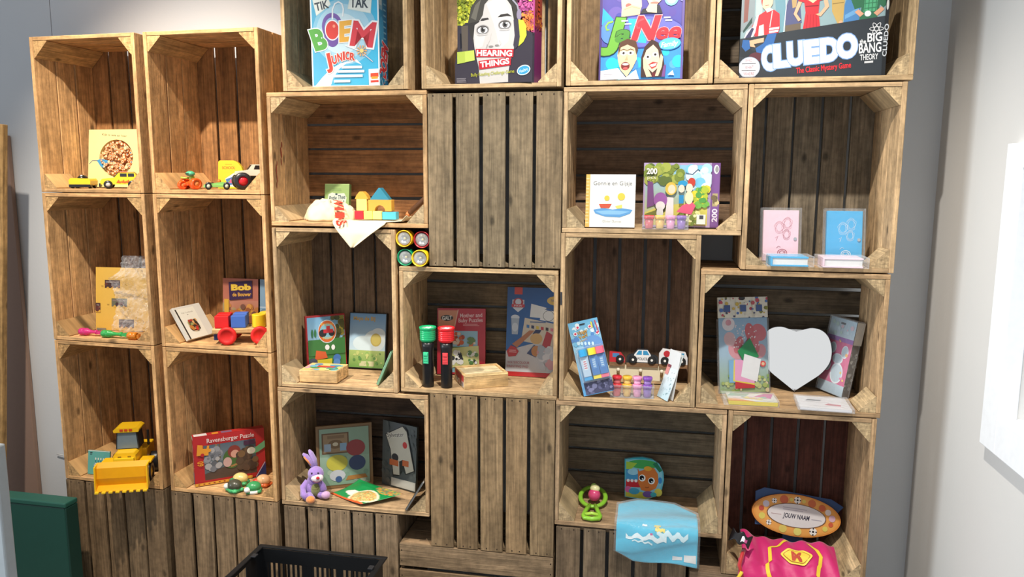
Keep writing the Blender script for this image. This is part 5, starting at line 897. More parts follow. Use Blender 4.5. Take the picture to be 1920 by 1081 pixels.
# soft toy figures before the jigsaw box
def toyfig(label, x, y, c1, c2, c3, c4, s, rz):
    t = thing('toy_turtle', label, 'toy', at(C2, x, y, .5130), (0, 0, R(rz)), 'small toys before the red jigsaw box')
    link('shell', MB().ball((0, 0, .022 * s), (.026 * s, .022 * s, .019 * s), c1, 18), PLAST, t); link('belly', MB().lathe([(.0001, 0), (.022 * s, .0), (.025 * s, .006 * s), (.023 * s, .012 * s), (.0001, .012 * s)], 18, c2, T(0, 0, .001)), PLAST, t)
    link('head', MB().ball((-.022 * s, -.014 * s, .018 * s), (.011 * s, .011 * s, .010 * s), c3, 14), PLAST, t)
    for a in (25, 150, 215, 320): link('foot', MB().ball((.022 * s * math.cos(R(a)), .022 * s * math.sin(R(a)), .008 * s), (.010 * s, .009 * s, .007 * s), c4, 12), PLAST, t)
toyfig('cream and green toy with a dark green rim, behind the other toys', .216, .076, 'ddc47a', '4a8a4a', '3a8a54', '3f9a5c', 1.0, 10)
toyfig('green toy with a dark back and white feet, in front of the cream toy', .230, .020, '4a4a3c', '3fa060', 'e8e4d8', '4aae6c', 1.0, -20)
toyfig('green and white toy next to the right corner block', .298, .024, '3c9458', 'e8e4da', 'f0ece4', '3a8a50', .95, 30)
toyfig('orange and red toy behind the green and white toy', .298, .085, 'e8b484', 'd8602a', 'c83a26', 'd86a34', .95, -10)
# cloth bag with blocks on its flap
def lump(u, v):
    a = u * 2 * math.pi; b = v * math.pi / 2
    r_ = 1 + .07 * math.sin(3 * a + 1) + .05 * math.sin(5 * a + 4 * v) + .035 * math.sin(9 * a + 7 * v) + .02 * math.sin(17 * a - 11 * v)
    x = .158 + .082 * r_ * math.cos(a) * math.cos(b) ** .7; y = .092 + .066 * r_ * math.sin(a) * math.cos(b) ** .7
    x -= .016 * math.exp(-((a - math.pi) / .22) ** 2) * math.cos(b)
    return (x, y, 1.4195 + .060 * math.sin(b) * (1 + .10 * math.sin(4 * a + 2) + .06 * math.sin(11 * a + 9 * b) + .04 * math.sin(23 * a - 13 * b)) * (1 - .25 * (x - .1) / .2))
t = link('cloth_bag', MB().grid(lump, 56, 14, 'e2d0aa'), CLOTH, None, solid=.0015); tag(t, 'cream cloth bag with red letters, one corner hanging over the crate edge', 'cloth bag')
FZ = 1.4190
def flap(u, v):
    # v: 0 back .. 0.55 crate edge .. 1 tip ; u across
    if v < .55:
        k = v / .55; xl, xr = .175 + .03 * k, .434 - .059 * k; y = .150 - .158 * k
        x = xl + (xr - xl) * u; z = FZ + .0022 + .003 * math.sin(9 * u + 3 * k) * (1 - min(1, max(0, (u - .12) * 4)) * .9) + 0 + (0.022 * max(0, (.22 - u) / .22) * (1 - k))
        if u > .9: y += 0
        return (x, y, z)
    k = (v - .55) / .45; xl = .205 + .062 * k; xr = .375 + (.276 - .375) * k
    return (xl + (xr - xl) * u, -.009 - .013 * math.sin(min(1, k * 2) * math.pi / 2) - .003 * math.sin(6 * u) * k, FZ + .002 - k * .073 - (.004 if k > 0 else 0))
def tail(u, v):
    return (.389 + .047 * u, .110 - .112 * v, FZ + .0036 + .004 * (.5 + .5 * math.sin(17 * v + 5 * u)) * u + .016 * max(0, u - .7) / .3 * (.3 + v * .7))
fl = link('bag_flap', MB().grid(flap, 44, 44, 'e6d6b4').grid(tail, 16, 24, 'e0cfa8'), CLOTH, t, solid=.0012)
rl = MB()
def redtext(txt, x, y, sz):
    P, F = glyphs(txt, .03); x1 = max(p[0] for p in P)
    k = .120 / x1; vs = []
    for a, b in P:
        s_ = a * k; q = (b - .2) * k * 1.0; d = Vector((.52, -.855)) ; nrm = Vector((.855, .52))
        X, Yy = .176 + d.x * s_ + nrm.x * q, .085 + d.y * s_ * 1.05 + nrm.y * q
        if Yy >= -.009: z = max(lump_z(X, Yy), FZ + .0045)
        else: z = FZ - (-.009 - Yy) * .8 + .002; Yy = -.0245
        vs.append((X, Yy, z))
    rl.add(vs, F, lin('c8402e'))
def lump_z(X, Yy):
    d = ((X - .158) / .09) ** 2 + ((Yy - .092) / .072) ** 2
    return FZ + .0645 * math.sqrt(max(0, 1 - d)) + .003
redtext('WINES', 0, 0, 1); link('red_letters', rl, PAPER, t)
def blk(name, label, mb, x, y, z, rz=0, mat=PAINT): o = link(name, mb, mat, None, (x, y, z), (0, 0, R(rz)), .0012, 1); tag(o, label, 'toy block', 'building blocks before the cloth bag'); return o
bz = FZ + .0064
for x, c, lb in ((.252, 'c8202e', 'red cube block at the left end of the row of blocks'), (.2815, 'ecd068', 'yellow cube block beside the red cube'), (.311, 'f0d878', 'yellow cube block beside the turquoise block')):
    blk('toy_block', lb, MB().box(0, .0285, 0, .0285, 0, .0255, c), x, .052, bz)
blk('toy_block', 'turquoise block at the right end of the row of blocks', MB().box(0, .045, 0, .028, 0, .0235, '4aa8c0'), .3405, .054, bz)
blk('toy_block', 'tall pale yellow block under the small orange roof', MB().box(0, .034, 0, .028, 0, .036, 'ecce70'), .258, .053, bz + .0258)
blk('toy_block', 'small orange roof block on top of the yellow tower', MB().prism([(0, 0), (.044, 0), (.036, .014), (.026, .023), (.016, .023), (.006, .012)], 0, .026, 'd89a3a'), .253, .054, bz + .0621)
arch = [(0, 0), (.020, 0)] + [(.0375 - .0175 * math.cos(math.pi * k / 10), .018 * math.sin(math.pi * k / 10)) for k in range(1, 10)] + [(.055, 0), (.075, 0), (.075, .0345), (0, .0345)]
blk('toy_block', 'orange bridge block with a round arch', MB().prism(arch, 0, .027, 'cf973c'), .2965, .054, bz + .0258)
blk('toy_block', 'teal triangular roof block on top of the bridge block', MB().prism([(0, 0), (.063, 0), (.034, .036), (.029, .036)], 0, .027, '2f7c92'), .302, .054, bz + .0606)
t = thing('wooden_stick', 'dark brown wooden stick leaning on the right side behind the bag flap', 'stick', (.396, .150, 1.4410), (0, R(50), R(-8)))
link('stick_shaft', MB().lathe([(.0001, 0), (.0065, .001), (.008, .006), (.0085, .03), (.0085, .085), (.0075, .088), (.0001, .089)], 16, '6a4832'), PAINT, t); link('orange_tip', MB().lathe([(.0001, -.0135), (.005, -.012), (.0078, -.006), (.0078, -.0005), (.0001, -.0004)], 16, 'c87a48'), PAINT, t); link('metal_stud', MB().ball((0, 0, .0915), (.003, .003, .0025), 'd8d4cc', 10), METAL, t)

# torches
def torch(name, label, head, loc, rot, group, switch=None, s=1.0):
    t = thing(name, label, 'torch', loc, rot, group)
    link('torch_body', MB().lathe([(.0001, 0), (.0165, 0), (.0178, .002), (.0178, .118), (.0195, .126), (.0195, .1415), (.0001, .1415)], 28, '17181b'), GLOSSB, t)
    pr = [(.019, .142), (.0225, .145), (.0245, .150)]
    for k in range(5): pr += [(.0245, .152 + k * .0058), (.0232, .1535 + k * .0058), (.0245, .1555 + k * .0058)]
    pr += [(.0262, .184), (.0262, .188), (.0240, .1885), (.0225, .1785), (.0185, .172), (.0001, .171)]
    h_ = link('torch_head', MB().lathe(pr, 32, head), PLAST, t)
    link('reflector', MB().lathe([(.0001, .1735), (.006, .1728), (.0140, .1765), (.0184, .1835), (.0186, .1792), (.0182, .1725), (.0001, .1716)][:4], 28, 'd4d6d8', cap=False), METAL, h_)
    link('bulb', MB().ball((0, 0, .1775), (.0042, .0042, .0042), 'e8d8a0', 12), PLAST, h_)
    link('torch_lens', MB().lathe([(.0001, .1846), (.0205, .1842), (.0205, .1852), (.0001, .1856)], 28, 'ffffff'), CLEAR, h_)
    if switch:
        sw = MB().box(-.0082, .0082, -.0215, -.0172, .076, .112, switch)
        for k in range(4): sw.box(-.0075, .0075, -.0228, -.0216, .079 + k * .005, .0815 + k * .005, switch)
        sw.box(-.007, .007, -.0245, -.0216, .102, .110, switch); link('slide_switch', sw, PLAST, t, bevel=.0008)
    return t
torch('torch', 'black torch with a ribbed green head, standing upright', '17a468', (.4905, .028, .9128), (0, 0, R(-3)), 'standing torches', '3fc08c')
torch('torch', 'black torch with a ribbed red head, standing upright', 'd8222a', (.5490, .030, .9128), (0, 0, R(4)), 'standing torches', 'e0454a')
for c, x, z, lb, y in (('e8b818', .4275, 1.3725, 'yellow rimmed torch at the top left of the four in the gap', .188), ('a81c28', .4805, 1.3695, 'dark red rimmed torch at the top right of the four in the gap', .197), ('0f8f62', .4285, 1.3150, 'green rimmed torch at the bottom left of the four in the gap', .195), ('f0c81c', .4800, 1.3155, 'yellow rimmed torch at the bottom right of the four in the gap', .176)):
    o = torch('torch', lb, c, (x, y, z), (R(90), 0, 0), 'torches lying in the gap between crates', None); o.scale = (.97, .97, 1)

# modelling clay tubs in clear trays
def tubs(where, x, y, z, zr, cols):
    t = thing('clear_tray', 'clear plastic tray holding four clay tubs ' + where, 'tray', (x, y, z), (0, 0, R(zr)))
    mb = MB().box(-.004, .124, -.017, .017, 0, .0012, 'ffffff').box(-.004, .124, .0158, .017, .0014, .038, 'ffffff').box(-.004, -.0028, -.017, .0156, .0014, .038, 'ffffff').box(.1228, .124, -.017, .0156, .0014, .038, 'ffffff').box(-.0026, .1226, -.017, -.0158, .0014, .038, 'ffffff')
    link('tray_shell', mb, CLEAR, t)
    link('tray_lip', MB().box(-.006, .126, -.0195, -.0172, .034, .0365, 'ffffff'), CLEAR, t)
    for k, (nm, c) in enumerate(cols):
        v = Euler((0, 0, R(zr))).to_matrix() @ Vector((.0155 + .0298 * k, 0, 0))
        o = thing('clay_tub', nm + ' clay tub in the clear tray ' + where, 'tub', (x + v.x, y + v.y, z + .0016), (0, 0, R(zr)), 'clay tubs in clear trays')
        link('tub', MB().lathe([(.0001, 0), (.0098, 0), (.0105, .001), (.0122, .026), (.0001, .026)], 24, mixc(c, 'ffffff', .12)), PLAST, o); link('tub_lid', MB().lathe([(.0001, .0262), (.0136, .0262), (.0141, .027), (.0141, .0355), (.0130, .037), (.0001, .037)], 24, c), PLAST, o)
K4 = [('red', 'd8323e'), ('yellow', 'f0c040'), ('pink', 'f09ac4'), ('purple', '8a52b4')]
tubs('before the purple jigsaw box', 1.136, .010, 1.4136, 2, K4)
tubs('before the wooden car rack', 1.056, .034, .9136, 2, K4)
# second, upright layer in the lower tray
for k, (nm, c) in enumerate(K4):
    o = thing('clay_tub', nm + ' clay tub stacked on top in the lower clear tray', 'tub', (1.056 + (.0155 + .0298 * k) * math.cos(R(2)), .034 + (.0155 + .0298 * k) * math.sin(R(2)), .9136 + .0392), (0, 0, 0), 'clay tubs in clear trays')
    link('tub', MB().lathe([(.0001, 0), (.0098, 0), (.0105, .001), (.0118, .014), (.0001, .014)], 24, mixc(c, 'ffffff', .12)), PLAST, o); link('tub_lid', MB().lathe([(.0001, .0142), (.0136, .0142), (.0141, .015), (.0141, .0215), (.0130, .023), (.0001, .023)], 24, c), PLAST, o)
# wooden rack with vehicles and pegs
t = thing('wooden_coat_rack', 'pale wooden peg rack topped with a police car, ambulance and fire engine', 'rack', (1.034, .186, .9155), (R(-8), 0, R(1))); t.scale = (1.12, 1.0, 1.12)
wave = [(0, .008), (.190, .008)] + [(.190 - .190 * k / 40, .044 + .007 * abs(math.sin(math.pi * k / 40 * 3)) ** .7) for k in range(41)]
link('rack_board', MB().prism(wave, 0, .014, 'e6dcbe'), PAINT, t, bevel=.001); link('bottom_rail', MB().box(0, .190, -.006, .014, 0, .0075, 'bfa27a', 0), WOOD, t, bevel=.001)
for x in (.030, .092, .150):
    p = link('peg', MB().tube([(x, 0, .022), (x, -.014, .026), (x, -.022, .034)], .0042, 'b89a70', 10), WOOD, t)
    link('peg_ball', MB().ball((x, -.024, .037), (.0055, .0055, .0055), 'f0e6d0', 12), PAINT, p)
def rackcar(name, x, w, out, parts, wheels):
    o = link(name, MB().prism([(x + a, b) for a, b in out], -.006, .012, '2a2c30' if name == 'police_car' else ('e8e8ea' if name == 'ambulance' else 'c8303a')), PAINT, t, bevel=.001)
    link('car_base', MB().box(x, x + w, -.008, .013, .046, .0565, '9a7656', 0), WOOD, o, bevel=.001)
    A = Art(w, .05)
    for f_ in parts: f_(A)
    A.build('car_picture', o, T(x, -.0062, .0567), PAINT)
    for wx in wheels: wl = link('toy_wheel', MB().cyl(.0115, 0, .007, '1e1e20', 22, T(x + wx, -.0068, .066, rx=90), .001), PAINT, o); link('wheel_dot', MB().cyl(.0035, 0, .0006, 'f0eee8', 14, T(x + wx, -.0139, .066, rx=90)), PAINT, wl)
rackcar('police_car', .052, .088, [(0, .0567), (.088, .0567), (.088, .074), (.080, .080), (.068, .082), (.058, .096), (.030, .096), (.018, .082), (.006, .079), (0, .072)],
        [lambda A: A.poly([(.22, .05), (.78, .05), (.76, .48), (.66, .74), (.36, .74), (.24, .48)], 'f0f0f0'), lambda A: A.poly([(.30, .46), (.48, .46), (.48, .70), (.38, .70)], '3a94c4'), lambda A: A.poly([(.52, .46), (.72, .46), (.64, .70), (.52, .70)], '3a94c4'), lambda A: A.t('POLICE', .5, .24, .14, '2a2c30', W=.3, bold=.02)], (.018, .070))
rackcar('ambulance', .142, .078, [(0, .0567), (.078, .0567), (.078, .076), (.072, .092), (.010, .100), (0, .086)],
        [lambda A: A.circ(.27, .58, .009, 'c02a34'), lambda A: A.rect(.46, .44, .66, .68, '3a94c4'), lambda A: A.rect(.70, .42, .88, .64, '3a94c4'), lambda A: A.rect(.36, .24, .8, .29, 'c86a70'), lambda A: A.rect(.36, .14, .8, .17, 'a8b4c8')], (.016, .062))
rackcar('fire_engine', .004, .044, [(0, .0567), (.044, .0567), (.044, .068), (.032, .084), (.0, .086)], [lambda A: A.rect(.2, .28, .62, .5, '4a8ac0'), lambda A: A.rect(.7, .06, .95, .2, 'e8d0c8')], (.030,))
# heart shaped mirror
def heart(k, n=64):
    a = 2 * math.pi * k / n; x = 16 * math.sin(a) ** 3; y = 13 * math.cos(a) - 5 * math.cos(2 * a) - 2 * math.cos(3 * a) - math.cos(4 * a)
    return (x / 32 * .200, (y + 17) / 29 * .190)
half = [(0, .935), (-.2, .968), (-.45, 1.0), (-.72, .965), (-.91, .86), (-1, .69), (-.985, .53), (-.89, .41), (-.70, .285), (-.45, .18), (-.2, .080), (0, 0)]
loop = [half[0]] + half + [half[-1]] + [(-x, y) for x, y in half[-2:0:-1]]; hp = []
for i in range(len(loop)):
    p0, p1, p2, p3 = loop[i - 1], loop[i], loop[(i + 1) % len(loop)], loop[(i + 2) % len(loop)]
    for k in range(4):
        s_ = k / 4; c = [.5 * (2 * p1[a] + (p2[a] - p0[a]) * s_ + (2 * p0[a] - 5 * p1[a] + 4 * p2[a] - p3[a]) * s_ ** 2 + (3 * p1[a] - p0[a] - 3 * p2[a] + p3[a]) * s_ ** 3) for a in (0, 1)]
        if loop[i] in ((0, .935), (0, 0)) and k: pass
        hp.append((c[0] * .102, c[1] * .196))
o = link('heart_mirror', MB().prism(hp, 0, .006, '2c2a28'), GLOSSB, None, (1.598, .174, .9180), (R(-7), R(-1), R(-7))); tag(o, 'frameless heart shaped mirror leaning on the back of its crate', 'mirror')
link('mirror_face', MB().prism([(x * .985, .098 + (z - .098) * .985) for x, z in hp], -.0012, -.0003, 'ffffff'), MIRROR, o, bevel=.0006)
# purple plush rabbit
t = thing('plush_rabbit', 'purple plush rabbit with a red nose and orange paws, sitting', 'soft toy', (.094, .040, .5095), (0, 0, R(18)))
PU, OR_ = '9d7fc4', 'dc8a4c'
link('body', MB().ball((-.006, .008, .034), (.027, .024, .034), PU, 20).ball((-.004, .002, .058), (.020, .018, .020), PU, 18), PLUSH, t)
link('belly', MB().ball((.004, -.012, .032), (.015, .010, .022), '7a7c48', 16), PLUSH, t)
hd = link('head', MB().ball((.006, -.006, .084), (.026, .024, .025), PU, 22), PLUSH, t)
link('muzzle', MB().ball((.012, -.022, .076), (.020, .015, .014), 'ecdfe4', 18), PLUSH, hd); link('nose', MB().ball((.016, -.037, .081), (.006, .005, .005), 'c8202e', 14), PLUSH, hd)
sm = MB().tube([(.000, -.034, .071), (.006, -.0378, .0680), (.014, -.0385, .0670), (.022, -.0365, .0690), (.026, -.032, .073)], .0009, '8a3a4a', 6); link('smile', sm, PLUSH, hd)
for q in (-1, 1): link('eye', MB().ball((.006 + .010 * q, -.026, .093), (.0030, .0025, .0034), '241c2c', 10), GLOSSB, hd)
e1 = link('ear', MB().tube([(-.002, .0, .102), (-.012, .004, .122), (-.024, .006, .140), (-.034, .004, .150)], [.007, .012, .013, .007], PU, 12, flat=.55), PLUSH, hd); link('ear_lining', MB().tube([(-.008, -.0045, .112), (-.018, -.0040, .128), (-.030, -.004, .143)], [.004, .008, .006], OR_, 10, flat=.45), PLUSH, e1)
e2 = link('ear', MB().tube([(.006, .006, .104), (.000, .012, .126), (-.010, .016, .146), (-.016, .016, .158)], [.007, .011, .012, .006], 'a890cc', 12, flat=.55), PLUSH, hd)
for q, pth in ((-1, [(-.022, .002, .058), (-.036, -.006, .040), (-.034, -.020, .020), (-.020, -.030, .012)]), (1, [(.014, .002, .056), (.026, -.006, .040), (.030, -.012, .026)])):
    a = link('arm', MB().tube(pth, [.009] + [.011] * (len(pth) - 2) + [.012], PU, 12), PLUSH, t)
for q, pth in ((-1, [(-.016, .0, .014), (-.014, -.024, .013), (-.004, -.044, .012)]), (1, [(.010, .0, .014), (.022, -.014, .014), (.034, -.020, .016)])):
    l_ = link('leg', MB().tube(pth, [.012, .012, .012], PU, 12), PLUSH, t); e_ = Vector(pth[-1]); link('paw', MB().ball((e_.x + .004 * q, e_.y - .004, e_.z + .001), (.015, .014, .0125), OR_ if q < 0 else 'c8a0c8', 16), PLUSH, l_)
# green baby rattle lying on the shelf
t = thing('baby_rattle', 'lime green baby rattle with a pink and cream ball', 'rattle', (1.006, .012, .5235), (0, 0, R(3)))
G_ = '8cc63a'
ringp = [(.040 * math.cos(2 * math.pi * k / 40), .135 + .052 * math.sin(2 * math.pi * k / 40), .010 + .010 * (1 + math.sin(2 * math.pi * k / 40))) for k in range(40)]
link('ring', MB().tube(ringp, .0075, G_, 10, closed=True, flat=.8), PLAST, t)
link('handle', MB().tube([(-.008, .088, .012), (-.020, .050, .010), (-.026, .016, .009), (-.022, .002, .009), (0, -.004, .009), (.022, .002, .009), (.026, .016, .009), (.018, .050, .010), (.008, .088, .012)], .0068, G_, 10).tube([(-.020, .022, .010), (0, .028, .012), (.020, .022, .010)], .006, 'a8d048', 10), PLAST, t)
bl = link('rattle_ball', MB().ball((.004, .132, .028), (.020, .020, .020), 'd84a7a', 22), PLAST, t); link('ball_cap', MB().ball((.006, .140, .046), (.016, .016, .013), 'e6dfa8', 18), PLAST, bl); link('ball_cap_top', MB().ball((.002, .146, .052), (.010, .009, .009), 'b8d870', 14), PLAST, bl)
# towel in a bag, bent over the crate edge
def towel(u, v, off=0.0, grow=0.0):
    # u across 0..1, v: 0 back .. .48 edge .. 1 bottom
    cut = .060 * max(0, (u - .72) / .28) if v < .5 else 0; cutl = .050 * max(0, (.25 - u) / .25)
    xl, xr = 1.083 - grow, 1.320 + grow; x = xl + (xr - xl) * u
    if v < .48:
        k = v / .48; y = (.165 - cut - cutl * .9) * (1 - k) + (-.004) * k; z = .5235 + off + .016 * math.sin(min(1, k * 6) * math.pi / 2) + .006 * math.sin(7 * k + 3 * u)
        if k > .85: z -= .004 * ((k - .85) / .15)
        return (x, y, z)
    k = (v - .48) / .52; a = min(1, k * 3.2) * math.pi / 2
    y = -.004 - .024 * math.sin(a) - off; z = .5355 + off - .020 * (1 - math.cos(a)) - max(0, k - .18) * (.105 + grow) + .003 * math.sin(9 * u + 14 * k)
    rr = .06; du = min(u, 1 - u) * .25
    if u < .22 and k > .55: z += (.22 - u) / .22 * (k - .55) * .055
    return (x, y + .004 * math.sin(5 * u + 6 * k), z)
t = link('folded_towel', MB().grid(lambda u, v: towel(u, v), 50, 60, '4fb9d6'), CLOTH, None, solid=.004); tag(t, 'light blue towel with a duck print in a clear bag, hanging over the crate edge', 'towel')
def decal(cells):
    mb = MB()
    for (u0_, v0, u1_, v1, c, wob) in cells:
        nu, nv = 14, 5
        def fn(a, b, u0_=u0_, v0=v0, u1_=u1_, v1=v1, wob=wob):
            u = u0_ + (u1_ - u0_) * a; v = v0 + (v1 - v0) * (b + wob * math.sin(a * 19 + v0 * 40) * .5); p = towel(u, v); q = towel(u, v + .01); r_ = towel(u + .01, v)
            n_ = (Vector(r_) - Vector(p)).cross(Vector(q) - Vector(p)).normalized()
            if n_.y > 0 or n_.z < -.5: n_ = -n_
            return tuple(Vector(p) + n_ * .0034)
        mb.grid(fn, nu, nv, c)
    return mb
link('wave_print', decal([(.12, .615, .62, .66, 'e6f2f2', .8), (.5, .58, .88, .62, 'd4ecf0', .8), (.2, .68, .45, .70, 'd8eef0', .9), (.32, .50, .38, .525, 'eef4f0', .4)]), CLOTH, t)
link('duck_print', decal([(.47, .49, .55, .53, 'e8cc58', .2), (.49, .53, .53, .555, 'e8cc58', .2), (.48, .555, .60, .585, 'ecd46a', .3), (.42, .60, .45, .615, 'c85a8a', 0)]), CLOTH, t)
link('price_sticker', decal([(.70, .86, .82, .93, 'e8e8e6', 0)]), PAPER, t); link('barcode_sticker', decal([(.84, .83, .985, .955, 'eceae6', 0)]), PAPER, t)
link('clear_bag', MB().grid(lambda u, v: towel(u, v, .007, .006), 40, 50, 'ffffff'), FILM, t)
# oval name sign with blue back board
w, h = .262, .118
A = Art(w, h)
t = thing('name_sign', 'orange oval wooden name sign with a white centre reading JOUW NAAM', 'sign', (1.616, .140, .4250), (R(-16), R(6), R(4)))
el = lambda a, b, n=48: [(a * math.cos(2 * math.pi * k / n), b * math.sin(2 * math.pi * k / n)) for k in range(n)]
link('oval_board', MB().prism([(x, z + .105) for x, z in el(.134, .063)], 0, .010, 'd98a3c'), PAINT, t, bevel=.002)
A = Art(.26, .12); A.ell(.5, .5, .495, .50, 'e09a48'); A.ell(.5, .5, .47, .46, 'e4a050')
for a, q, c in ((90, .0105, 'ece6e0'), (112, .013, 'c8603a'), (66, .012, 'c8683e'), (130, .008, 'ece6e0'), (150, .010, 'd0c8d4'), (170, .008, 'b84a3a'), (198, .010, 'd8c860'), (222, .008, 'ece6e0'), (250, .012, 'd8c060'), (274, .012, 'ddd070'), (300, .0115, 'ece6e0'), (325, .008, 'd8c860'), (345, .007, 'c85a3a'), (8, .010, 'd0a8b8'), (30, .009, 'e0d4d0'), (46, .010, 'c8603a'), (100, .006, 'd8c060'), (80, .006, 'd8c060')):
    u, v = .5 + .415 * math.cos(R(a)), .5 + .39 * math.sin(R(a)); A.circ(u, v, q, c, n=18)
    if c == 'ece6e0':
        A.circ(u, v, q * .35, '2a2426', n=5)
        for b in range(0, 360, 90): A.circ(u + q * .8 / A.w * math.cos(R(b)), v + q * .8 / A.h * math.sin(R(b)), q * .24, '2a2426', n=5)
A.ell(.5, .5, .345, .30, '6a4a3a'); A.ell(.5, .5, .335, .288, 'd8d2d2'); A.t('JOUW NAAM', .50, .48, .115, '3a3848', W=.30, sh=.1, bold=.03); A.bars(.33, .60, .62, .70, 2, 'b8b0b8'); A.bars(.2, .46, .33, .5, 1, 'b49a9a'); A.bars(.67, .44, .80, .48, 1, '9a94a0')
A.build('oval_face', t, T(-.130, -.0006, .045), PAINT)
link('back_board', MB().prism([(-.118, .060), (.080, .070), (.142, .150), (.105, .168), (-.100, .175), (-.126, .160)], .0105, .016, '2f4a78'), PAINT, t, bevel=.002); link('sign_foot', MB().box(-.03, .03, .0165, .028, .0, .10, '2f4a78'), PAINT, t)
# pink cape
def cape(u, v):
    xl, xr = 1.440 + .012 * (v < .4), 1.722 + .036 * min(1, max(0, v - .5) * 8)
    if v < .5:
        k = v / .5; y = .098 - .112 * k; z = .476 - .050 * k * k - .008 * k; w_ = 1
    else:
        k = (v - .5) / .5; y = -.014 - .016 * math.sin(min(1, k * 3) * math.pi / 2); z = .418 - .13 * k; w_ = 1
    x = xl + (xr - xl) * u + .12 * max(0, v - .5) * (u - .4)
    fl_ = 1 - .9 * math.exp(-((u - .575) / .19) ** 2 - ((v - .27) / .16) ** 2)
    z += fl_ * .007 * math.sin(16 * u + 5 * v) * min(1, v * 2) + fl_ * .004 * math.sin(31 * u - 7 * v) + (.022 * math.exp(-((u - .02) / .14) ** 2) * (1 - min(1, v * 1.6)))
    z -= .004 * max(0, (u - .86) / .14) ** 2
    y += .004 * math.sin(14 * u + 3)
    return (x, y, z)
t = link('cape', MB().grid(lambda u, v: cape(u, v), 70, 60, 'c81e68'), SATIN, None, solid=.0015); tag(t, 'shiny pink cape with yellow trim and an oval M badge', 'cape')
def capeband(pts, wd_, col, name, off=.0022):
    mb = MB(); vs = []; fs = []
    P = []
    for i in range(len(pts) - 1):
        for k in range(10): P.append((pts[i][0] + (pts[i + 1][0] - pts[i][0]) * k / 10, pts[i][1] + (pts[i + 1][1] - pts[i][1]) * k / 10))
    P.append(pts[-1])
    for (u, v) in P:
        for s_ in (-1, 1):
            p = Vector(cape(u + s_ * wd_, v)); vs.append((p.x, p.y - off * .8, p.z + off))
    fs = [(2 * i, 2 * i + 1, 2 * i + 3, 2 * i + 2) for i in range(len(P) - 1)]
    mb.add(vs, fs, lin(col), smooth=True); link(name, mb, SATIN, t)
capeband([(.50, .02), (.40, .14), (.30, .20), (.29, .45), (.31, .7), (.32, .95)], .018, 'e8c832', 'yellow_trim'); capeband([(.72, .05), (.80, .16), (.83, .26), (.78, .5), (.72, .75), (.70, .95)], .018, 'e8c832', 'yellow_trim')
em = MB()
def blob(rx_, rv_, col, off, pw=1.0):
    n_ = 40; c_ = (.575, .27); vs = [];
    for k in range(n_):
        a = 2 * math.pi * k / n_; u, v = c_[0] + rx_ * math.cos(a) * (1 + .10 * math.cos(4 * a)), c_[1] + rv_ * math.sin(a) * (1 - .10 * math.cos(4 * a)); p = cape(u, v); vs.append((p[0], p[1] - off, p[2] + off))
    p = cape(*c_); vs.append((p[0], p[1] - off, p[2] + off)); em.add(vs, [(k, (k + 1) % n_, n_) for k in range(n_)], lin(col))
blob(.150, .105, 'f0d850', .0040); blob(.128, .084, 'b8701e', .0046); blob(.120, .076, 'eccf48', .0052)
P_, F_ = glyphs('M', .06); vs = []
for a, b in P_: u, v = .575 + (a - .42) * .14, .27 - (b - .35) * .15; p = cape(u, v); vs.append((p[0], p[1] - .0058, p[2] + .0058))
em.add(vs, F_, lin('c04a34')); link('badge', em, SATIN, t)
link('sleeve_edge', MB().tube([cape(.02, .30), (1.449, -.004, .468), (1.441, -.014, .440), (1.450, -.024, .405)], .006, 'c02a2c', 8).tube([(1.448, -.024, .425), (1.436, -.024, .400), (1.434, -.02, .37)], .005, 'e8c832', 8), SATIN, t)
o = thing('eye_mask', 'black eye mask with a white and pink marking lying at the left of the cape', 'mask', (1.444, .016, .508), (R(-30), R(18), R(-10)))
def maskf(u, v): x = (u - .5) * .060; return (x, -.004 - .014 * (1 - (2 * u - 1) ** 2), (v - .5) * (.030 + .010 * math.cos(4 * math.pi * (u - .5))) )
link('mask_shell', MB().grid(maskf, 20, 10, '141216'), GLOSSB, o, solid=.0015); link('mask_marking', MB().grid(lambda u, v: (lambda p: (p[0], p[1] - .0014, p[2]))(maskf(.52 + .3 * u, .2 + .45 * v + .1 * math.sin(6 * u))), 10, 6, lambda u, v: lin('ece8ee') if u < .6 else lin('c8508a')), PLAST, o)

# ------------------------------------------------------------------ foreground and left edge
t = thing('plastic_basket', 'black plastic basket with slotted sides in front of the crates', 'basket', (.180, -.265, 0))
BK = '15171a'; w, d, hz = .425, .340, .402; mb = MB()
def slotted(par, name, M, L_, handle=False):
    mb = MB(); mb.box(0, L_, 0, .004, hz - .050, hz - .006, BK, 0, M)
    if not handle:
        mb.box(0, .02, 0, .004, .012, hz - .0505, BK, 0, M).box(L_ - .02, L_, 0, .004, .012, hz - .0505, BK, 0, M); n = 22; st = (L_ - .044) / n
        for k in range(n):
            if k in (7, 8, 14): mb.box(.022 + k * st, .022 + (k + 1) * st - .0002, 0, .004, .02, hz - .0505, BK, 0, M)
            else: mb.box(.022 + k * st, .022 + k * st + st * .42, 0, .004, .02, hz - .0505, BK, 0, M)
        mb.box(.0205, L_ - .0205, 0, .004, .0, .0195, BK, 0, M)
    else:
        mb = MB(); a, b = L_ * .30, L_ * .70
        mb.box(0, a, 0, .004, .0, hz - .006, BK, 0, M).box(b, L_, 0, .004, 0, hz - .006, BK, 0, M).box(a + .0003, b - .0003, 0, .004, hz - .018, hz - .006, BK, 0, M).box(a + .0003, b - .0003, 0, .004, 0, hz - .062, BK, 0, M)
    return link(name, mb, GLOSSB, par)
x0, y0 = -w / 2, -d / 2
slotted(t, 'back_side', T(x0 + .012, -y0 - .018, 0), w - .024); slotted(t, 'front_side', T(x0 + .012, y0 + .014, 0), w - .024)
